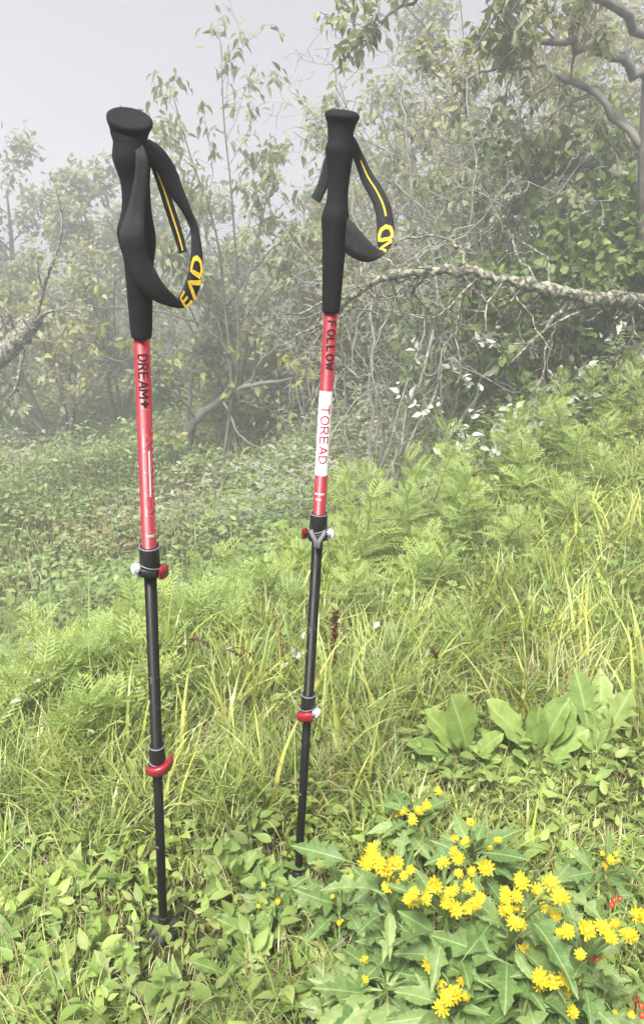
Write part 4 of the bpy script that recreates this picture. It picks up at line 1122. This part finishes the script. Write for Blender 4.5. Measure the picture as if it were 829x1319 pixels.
rosette(690, 985, [(645, 900, .17, 1.1), (735, 888, .19, 1.25), (700, 938, .12, 1.0), (762, 930, .12, 1.1), (738, 970, .07, 1.1), (662, 965, .08, 1.0), (715, 905, .17, 1.0), (690, 915, .16, .9), (640, 985, .05, 1.0), (720, 1000, .03, 1.0)], 'broad', Lm['fresh'], 'broad-leaved rosette between the spoon-leaved one and the jagged-leaved one')
rosette(762, 975, [(753, 868, .20, 1.3), (789, 876, .19, 1.3), (817, 882, .19, 1.2), (805, 930, .12, 1.2), (780, 1003, .03, 1.2), (795, 985, .04, 1.2), (735, 915, .14, 1.2), (820, 960, .07, 1.2)], 'jagged', Lm['weed'], 'rosette of jagged upright leaves beside the broad-leaved ones')

# low weeds around the feet of the poles and towards the bottom of the bank
spots = [(150, 1180), (120, 1110), (245, 1150), (270, 1190), (110, 1230), (60, 1180), (20, 1240), (170, 1255), (240, 1250), (300, 1260), (330, 1215), (300, 1130), (80, 1290), (150, 1300), (220, 1300), (280, 1310), (350, 1300), (40, 1310), (370, 1240), (340, 1170), (20, 1140), (175, 1110), (420, 1290), (400, 1210),
         (60, 1080), (320, 1080), (430, 1180), (0, 1190), (90, 1150), (195, 1290)]
for i, (a, b_) in enumerate(spots):
    q = atz(a, b_ + 8, 0.0); b = G(q[0], q[1])
    if np.hypot(b[0] - baseL[0], b[1] - baseL[1]) < .12 or (abs(b[0] - baseR[0]) < .04 and b[1] > .8): continue
    jg = i % 4 == 1
    root = thing('low_weed', 'low weed with jagged leaves in the short grass' if jg else ('low weed with long pointed leaves in the short grass', 'low weed with finely toothed leaves in the short grass', 'low weed with smooth oval leaves in the short grass')[i % 3], 'weed', b, 'jagged low weeds' if jg else ('pointed low weeds', 'toothed low weeds', 'oval-leaved low weeds')[i % 3])
    mb = MB(); mb.tube([(0, 0, -.02), (0, 0, .008), (0, 0, .02)], [.003, .004, .0015], 5); link('root_crown', mb.mesh('root_crown'), M['stem'], root)
    nl = int(6 + rng.integers(0, 4))
    az = np.arange(nl) * 2.4 + rng.random() * 6; el = .15 + 1.0 * rng.random(nl)
    D = np.stack([np.cos(az) * np.cos(el), np.sin(az) * np.cos(el), np.sin(el)], -1)
    S = (.035 + .045 * rng.random(nl))
    leaf_objects(root, 'jagged' if jg else ('weed', 'toothed', 'ovate')[i % 3], Lm['weed'], b + D * .012 + np.array([0, 0, .012]), D, np.tile([0, -.2, 1.], (nl, 1)) + rng.normal(0, .25, (nl, 3)), S, np.full(nl, 1.25 if jg else 1.1))

# ------------------------------------------------------------------ yellow flowers
def petal_head(name, np_, r0, r1, cup, layers=2):
    V, Fc = [], []
    for ly in range(layers):
        for k in range(np_):
            a = 2 * math.pi * (k + .5 * ly + .25 * rng.random()) / np_
            ll = r1 * (.85 + .25 * rng.random()) * (1 - .22 * ly); cu = cup + .35 * ly + .2 * rng.normal()
            wd = ll * .13
            i = len(V)
            for f, ww in ((0, .5), (.55, 1.0), (.9, .8), (1.0, .3)):
                rr = r0 + (ll - r0) * f; zz = cu * rr * f - .12 * rr * f * f * (1 + ly)
                for sg in (-1, 1):
                    V.append((rr * math.cos(a) - sg * wd * ww * math.sin(a), rr * math.sin(a) + sg * wd * ww * math.cos(a), zz + .002 * ly * 0))
            for q in range(3):
                Fc.append((i + 2 * q, i + 2 * q + 1, i + 2 * q + 3, i + 2 * q + 2))
    return mesh_np(name, V, Fc)
M['petal'] = leaf_mat('yellow_petal', stops([(.57, .45, .02), (.64, .53, .035), (.50, .37, .015)]), transl=.35, rough=.55, spec=.2)
M['disc'] = plain('golden_disc', (.48, .31, .02), .8, .2, noise=.35, nscale=900, bump=.5, bscale=1500)
heads = []
for i in range(4):
    me = petal_head('flower_head', 11, .0035, .0138, .15 + .15 * i); me.materials.append(M['petal']); heads.append(me)
disc = lathe_mesh('disc', [(-.001, .003), (.001, .0052), (.0028, .0046), (.004, .0026)], n=10); disc.materials.append(M['disc'])
def flower(root, pos, nrm, s):
    me = heads[int(rng.integers(0, 4))]
    o = bpy.data.objects.new('flower_head', me); col.objects.link(o); o.parent = root
    q = Vector(nrm).to_track_quat('Z', 'Y').to_matrix().to_4x4()
    o.matrix_basis = Matrix.Translation(Vector(pos) - root.location) @ q @ Matrix.Rotation(rng.random() * 6.3, 4, 'Z') @ Matrix.Scale(s, 4)
    d = bpy.data.objects.new('disc', disc); col.objects.link(d); d.parent = o
def flower_plant(fl, z0, label, nl=9, lsize=.053, fs=1.0, lean=(0, .03), key='lobed'):
    fl = list(fl) + [(a + rng.normal(0, 16), b_ + rng.normal(0, 12)) for a, b_ in fl]
    P = [atz(a, b_, z0 + .02 * rng.normal()) for a, b_ in fl]
    c = np.mean(P, axis=0)
    b = G(c[0] + lean[0] + .02 * rng.normal(), c[1] + lean[1])
    root = thing('yellow_flower_plant', label, 'flower', b)
    node = c * .75 + b * .25
    node[2] = b[2] + (c[2] - b[2]) * .80
    mb = MB(); st = catmull(np.array([b - [0, 0, .02], b * .5 + node * .5 + np.append(rng.normal(0, .012, 2), 0), node]), 5)
    mb.tube(st - b, np.linspace(.0032, .0024, len(st)), 6); link('stem', mb.mesh('stem'), M['stem'], root)
    for p in P:
        mb = MB(); m_ = node * .45 + p * .55 + np.array([0, 0, .012]) + rng.normal(0, .006, 3)
        q = catmull(np.array([node, m_, p - [0, 0, .002]]), 4)
        mb.tube(q - b, np.linspace(.0020, .0011, len(q)), 5); link('flower_stalk', mb.mesh('flower_stalk'), M['stem'], root)
        nrm = np.array([0, 0, H]) - p; nrm /= np.linalg.norm(nrm)
        nrm = nrm * .75 + np.array([0, 0, .7]) + rng.normal(0, .30, 3)
        flower(root, p, nrm, fs * (.45 + .48 * rng.random()))
    nl = int(nl * 3.0)
    f = .12 + .95 * (np.arange(nl) + rng.random(nl) * .5) / nl
    Pl = np.stack([np.interp(f, np.linspace(0, 1, len(st)), st[:, j]) for j in range(3)], -1)
    az = np.arange(nl) * 2.4 + rng.random() * 6; el = -.05 + .8 * rng.random(nl)
    D = np.stack([np.cos(az) * np.cos(el), np.sin(az) * np.cos(el), np.sin(el)], -1)
    Nn_ = np.tile([0, -.3, 1.], (nl, 1)) + rng.normal(0, .3, (nl, 3)); S_ = lsize * (.6 + .75 * rng.random(nl)); w_ = .66 + .38 * rng.random(nl)
    for kk, sel in ((key, np.arange(nl) % 5 < 3), ('toothed', np.arange(nl) % 5 >= 3)):
        leaf_objects(root, kk, Lm['lobed'], (Pl + D * .02)[sel], D[sel], Nn_[sel], S_[sel], w_[sel])
    return root
fp1 = flower_plant([(480, 1098), (503, 1110), (520, 1128), (505, 1140), (497, 1122), (488, 1112)], .27, 'yellow-flowered plant nearest the white-labelled pole, its heads in a loose upright spray', 11)
fp2 = flower_plant([(570, 1112), (590, 1125), (560, 1140), (585, 1145), (602, 1143), (575, 1163), (586, 1170), (530, 1160), (545, 1157), (625, 1118)], .29, 'yellow-flowered plant with the widest cluster of open heads', 13)
fp3 = flower_plant([(672, 1138), (692, 1150), (665, 1155), (655, 1170), (650, 1158), (722, 1158), (668, 1172)], .30, 'yellow-flowered plant with tightly packed heads above a big pale lobed leaf', 13)
fp4 = flower_plant([(755, 1198), (785, 1208), (730, 1200), (775, 1195), (820, 1180), (815, 1205)], .29, 'yellow-flowered plant beside the red berries', 12)
fp5 = flower_plant([(698, 1255), (712, 1265), (695, 1270)], .21, 'low yellow-flowered plant with a small tight group of heads', 12)
fp6 = flower_plant([(568, 1270), (585, 1280), (600, 1285), (575, 1287)], .21, 'low yellow-flowered plant with heads packed in one clump', 13)
fp7 = flower_plant([(540, 1045), (552, 1042), (520, 1046), (530, 1052)], .13, 'yellow-flowered plant growing below the spoon-leaved rosette', 9, fs=.8)
fp8 = flower_plant([(585, 1080), (630, 1092), (600, 1086)], .16, 'sparse yellow-flowered plant behind the widest cluster', 10, fs=.75)
fp9 = flower_plant([(785, 1108), (792, 1100), (780, 1116)], .15, 'small yellow-flowered plant by the bare soil', 8, fs=.65)
fp10 = flower_plant([(358, 1148), (356, 1162), (362, 1170)], .06, 'small yellow-flowered sprig beside the foot of the white-labelled pole', 5, .05, fs=.5)
fp11 = flower_plant([(760, 1250), (740, 1262), (770, 1300), (790, 1308)], .16, 'half-hidden yellow-flowered plant beneath the berries', 12, fs=.75)
fp12 = flower_plant([(452, 1128), (436, 1190), (428, 1155)], .13, 'budding yellow-flowered plant with leafy stems beside the loose spray', 8, .05, fs=.5)
fp13 = flower_plant([(535, 1285), (470, 1262)], .14, 'leafy yellow-flowered plant with few small heads', 15, .08, fs=.55)
for root, b_, t_, z_ in ((fp1, (445, 1108), (376, 1086), .20), (fp2, (640, 1235), (560, 1200), .26), (fp3, (683, 1185), (745, 1243), .29), (fp2, (600, 1230), (640, 1178), .27), (fp3, (700, 1150), (742, 1105), .27), (fp4, (770, 1180), (730, 1140), .26), (fp6, (620, 1265), (560, 1230), .22)):
    bw, tw2 = atz(*b_, z_ - .015), atz(*t_, z_)
    leaf_between(root, 'lobed', Lm['lobed'], bw, tw2, .74, up=(0, -.5, 1))

# red berries
M['berry'] = plain('red_berry', (.42, .045, .014), .25, .5, noise=.2, nscale=40)
def berries(lst, z0, label):
    P = [atz(a, b_, z0 + .01 * rng.normal()) for a, b_ in lst]; c = np.mean(P, axis=0); b = G(c[0], c[1] + .04)
    root = thing('berry_sprig', label, 'berries', b)
    mb = MB(); q = catmull(np.array([b - [0, 0, .01], (b + c) / 2 + [.01, 0, .02], c + [0, .01, .015]]), 4); mb.tube(q - b, .0016, 5); link('stem', mb.mesh('stem'), M['dry'], root)
    for p in P:
        mb = MB(); mb.tube(catmull(np.array([q[-1] - b, (q[-1] + p) / 2 - b + [0, 0, .004], p - b]), 3), .0008, 4); link('stalk', mb.mesh('stalk'), M['dry'], root)
        o = link('berry', lathe_mesh('berry', [(-.0042, .0009), (-.0038, .0021), (-.0019, .0036), (0, .0040), (.0022, .0035), (.0038, .002), (.0042, .0008)], n=10), M['berry'], root)
        o.location = Vector(p - b)
berries([(790, 1160), (797, 1158), (787, 1166)], .16, 'pair of red berries hanging by the bare soil')
berries([(768, 1236), (751, 1237), (760, 1232)], .19, 'small orange red berries under the yellow flowers')
berries([(818, 1286), (825, 1296), (812, 1305), (826, 1308)], .15, 'cluster of orange red berries lowest among the yellow flowers')

# dry stalks
def stalk(lst, label, r=.002, beads=0, name='dry_stalk', cat='stalk'):
    P = np.array([np.array(q) for q in lst]); b = G(P[0][0], P[0][1]); P[0] = b - [0, 0, .01]
    root = thing(name, label, cat, b); q = catmull(P, 5) - b
    mb = MB(); mb.tube(q, np.linspace(r, r * .5, len(q)), 5); link('stem', mb.mesh('stem'), M['dry'], root)
    if beads:
        V, Fc = LF['tiny']; n = beads; f = .35 + .65 * rng.random(n)
        Pq = np.stack([np.interp(f, np.linspace(0, 1, len(q)), q[:, j]) for j in range(3)], -1)
        merged_leaves('seeds', 'tiny', Pq, rng.normal(0, 1, (n, 3)) * [1, 1, .6] + [0, 0, .4], rng.normal(0, 1, (n, 3)), np.full(n, .012), palette([(.14, .055, .035), (.20, .08, .05), (.10, .045, .03)], n), M['leafcol'], root)
stalk([at(430, 935, 1.62), at(430, 880, 1.60), at(430, 830, 1.58), at(432, 788, 1.56)], 'upright brown seed spike beside the white-labelled pole', .003, 260, 'seed_spike', 'seed spike')
for i, (lst, lab) in enumerate([([(300, 900), (280, 850), (262, 828), (240, 822)], 'bent brown stalk arching over the grass, leaning furthest'), ([(320, 890), (312, 850), (296, 838)], 'short forked brown stalk in the grass'), ([(335, 890), (330, 855), (310, 835), (290, 838)], 'dark curved stalk beside the short brown one'), ([(372, 880), (362, 830), (352, 790)], 'thin upright brown stalk close to the brown seed spike'),
                               ([(570, 880), (562, 850), (556, 835)], 'short brown seed stalk above the spoon-leaved rosette')]):
    z1 = [0, .1, .16, .19]
    stalk([atz(a, b_, z) for (a, b_), z in zip(lst, z1)], lab, .0022, 40 if i in (0, 4) else 12)
# pale withered leaves
def withered(px_, py_, z0, n, label):
    c = atz(px_, py_, z0); b = G(c[0], c[1])
    t = Tree('pale_leaved_sprig', label, 'plant', b, M['dry'])
    for k in range(3):
        t.part('stem'); pts = t.line(b - [0, 0, .01], (rng.normal(0, .35), rng.normal(0, .2), 1), c[2] - b[2] + .04, .10, 0, 6)
        t.grow(pts, .002, .001, 1, dict(n=[3], ratio=.4, ang=50, wob=.15, up=0, rr=.6, rmin=.0009)); t.end()
    t.leaves(n=n, key='ovate', size=.024, cols=[(.5, .5, .5)], mat_obj=Lm['silver'], n_obj=n, hang=.1, out=.8, nz=.5, jit=.01)
withered(30, 915, .12, 20, 'sprig of pale silvery leaves in the grass on the low side of the bank')
withered(490, 800, .12, 12, 'sprig of pale silvery leaves in the grass above the brown seed spike')
withered(355, 840, .14, 12, 'sprig of pale silvery leaves between the brown stalks')

# ------------------------------------------------------------------ fog
hz = bpy.data.materials.new('fog'); hz.use_nodes = True
N = hz.node_tree.nodes; N.remove(N['Principled BSDF'])
pv = N.new('ShaderNodeVolumePrincipled')
pv.inputs['Color'].default_value = (.89, .90, .97, 1)
pv.inputs['Density'].default_value = HAZE_DENSITY
pv.inputs['Anisotropy'].default_value = .5
hz.node_tree.links.new(pv.outputs[0], N['Material Output'].inputs['Volume'])
x0, x1, y0, y1, z0, z1 = -135, 135, -60, 175, -6.5, 6.5
V = [(x, y, z) for x in (x0, x1) for y in (y0, y1) for z in (z0, z1)]
haze = link('haze', mesh_np('haze', V, [(0, 1, 3, 2), (4, 6, 7, 5), (0, 4, 5, 1), (2, 3, 7, 6), (0, 2, 6, 4), (1, 5, 7, 3)], smooth=False), hz, kind='stuff')
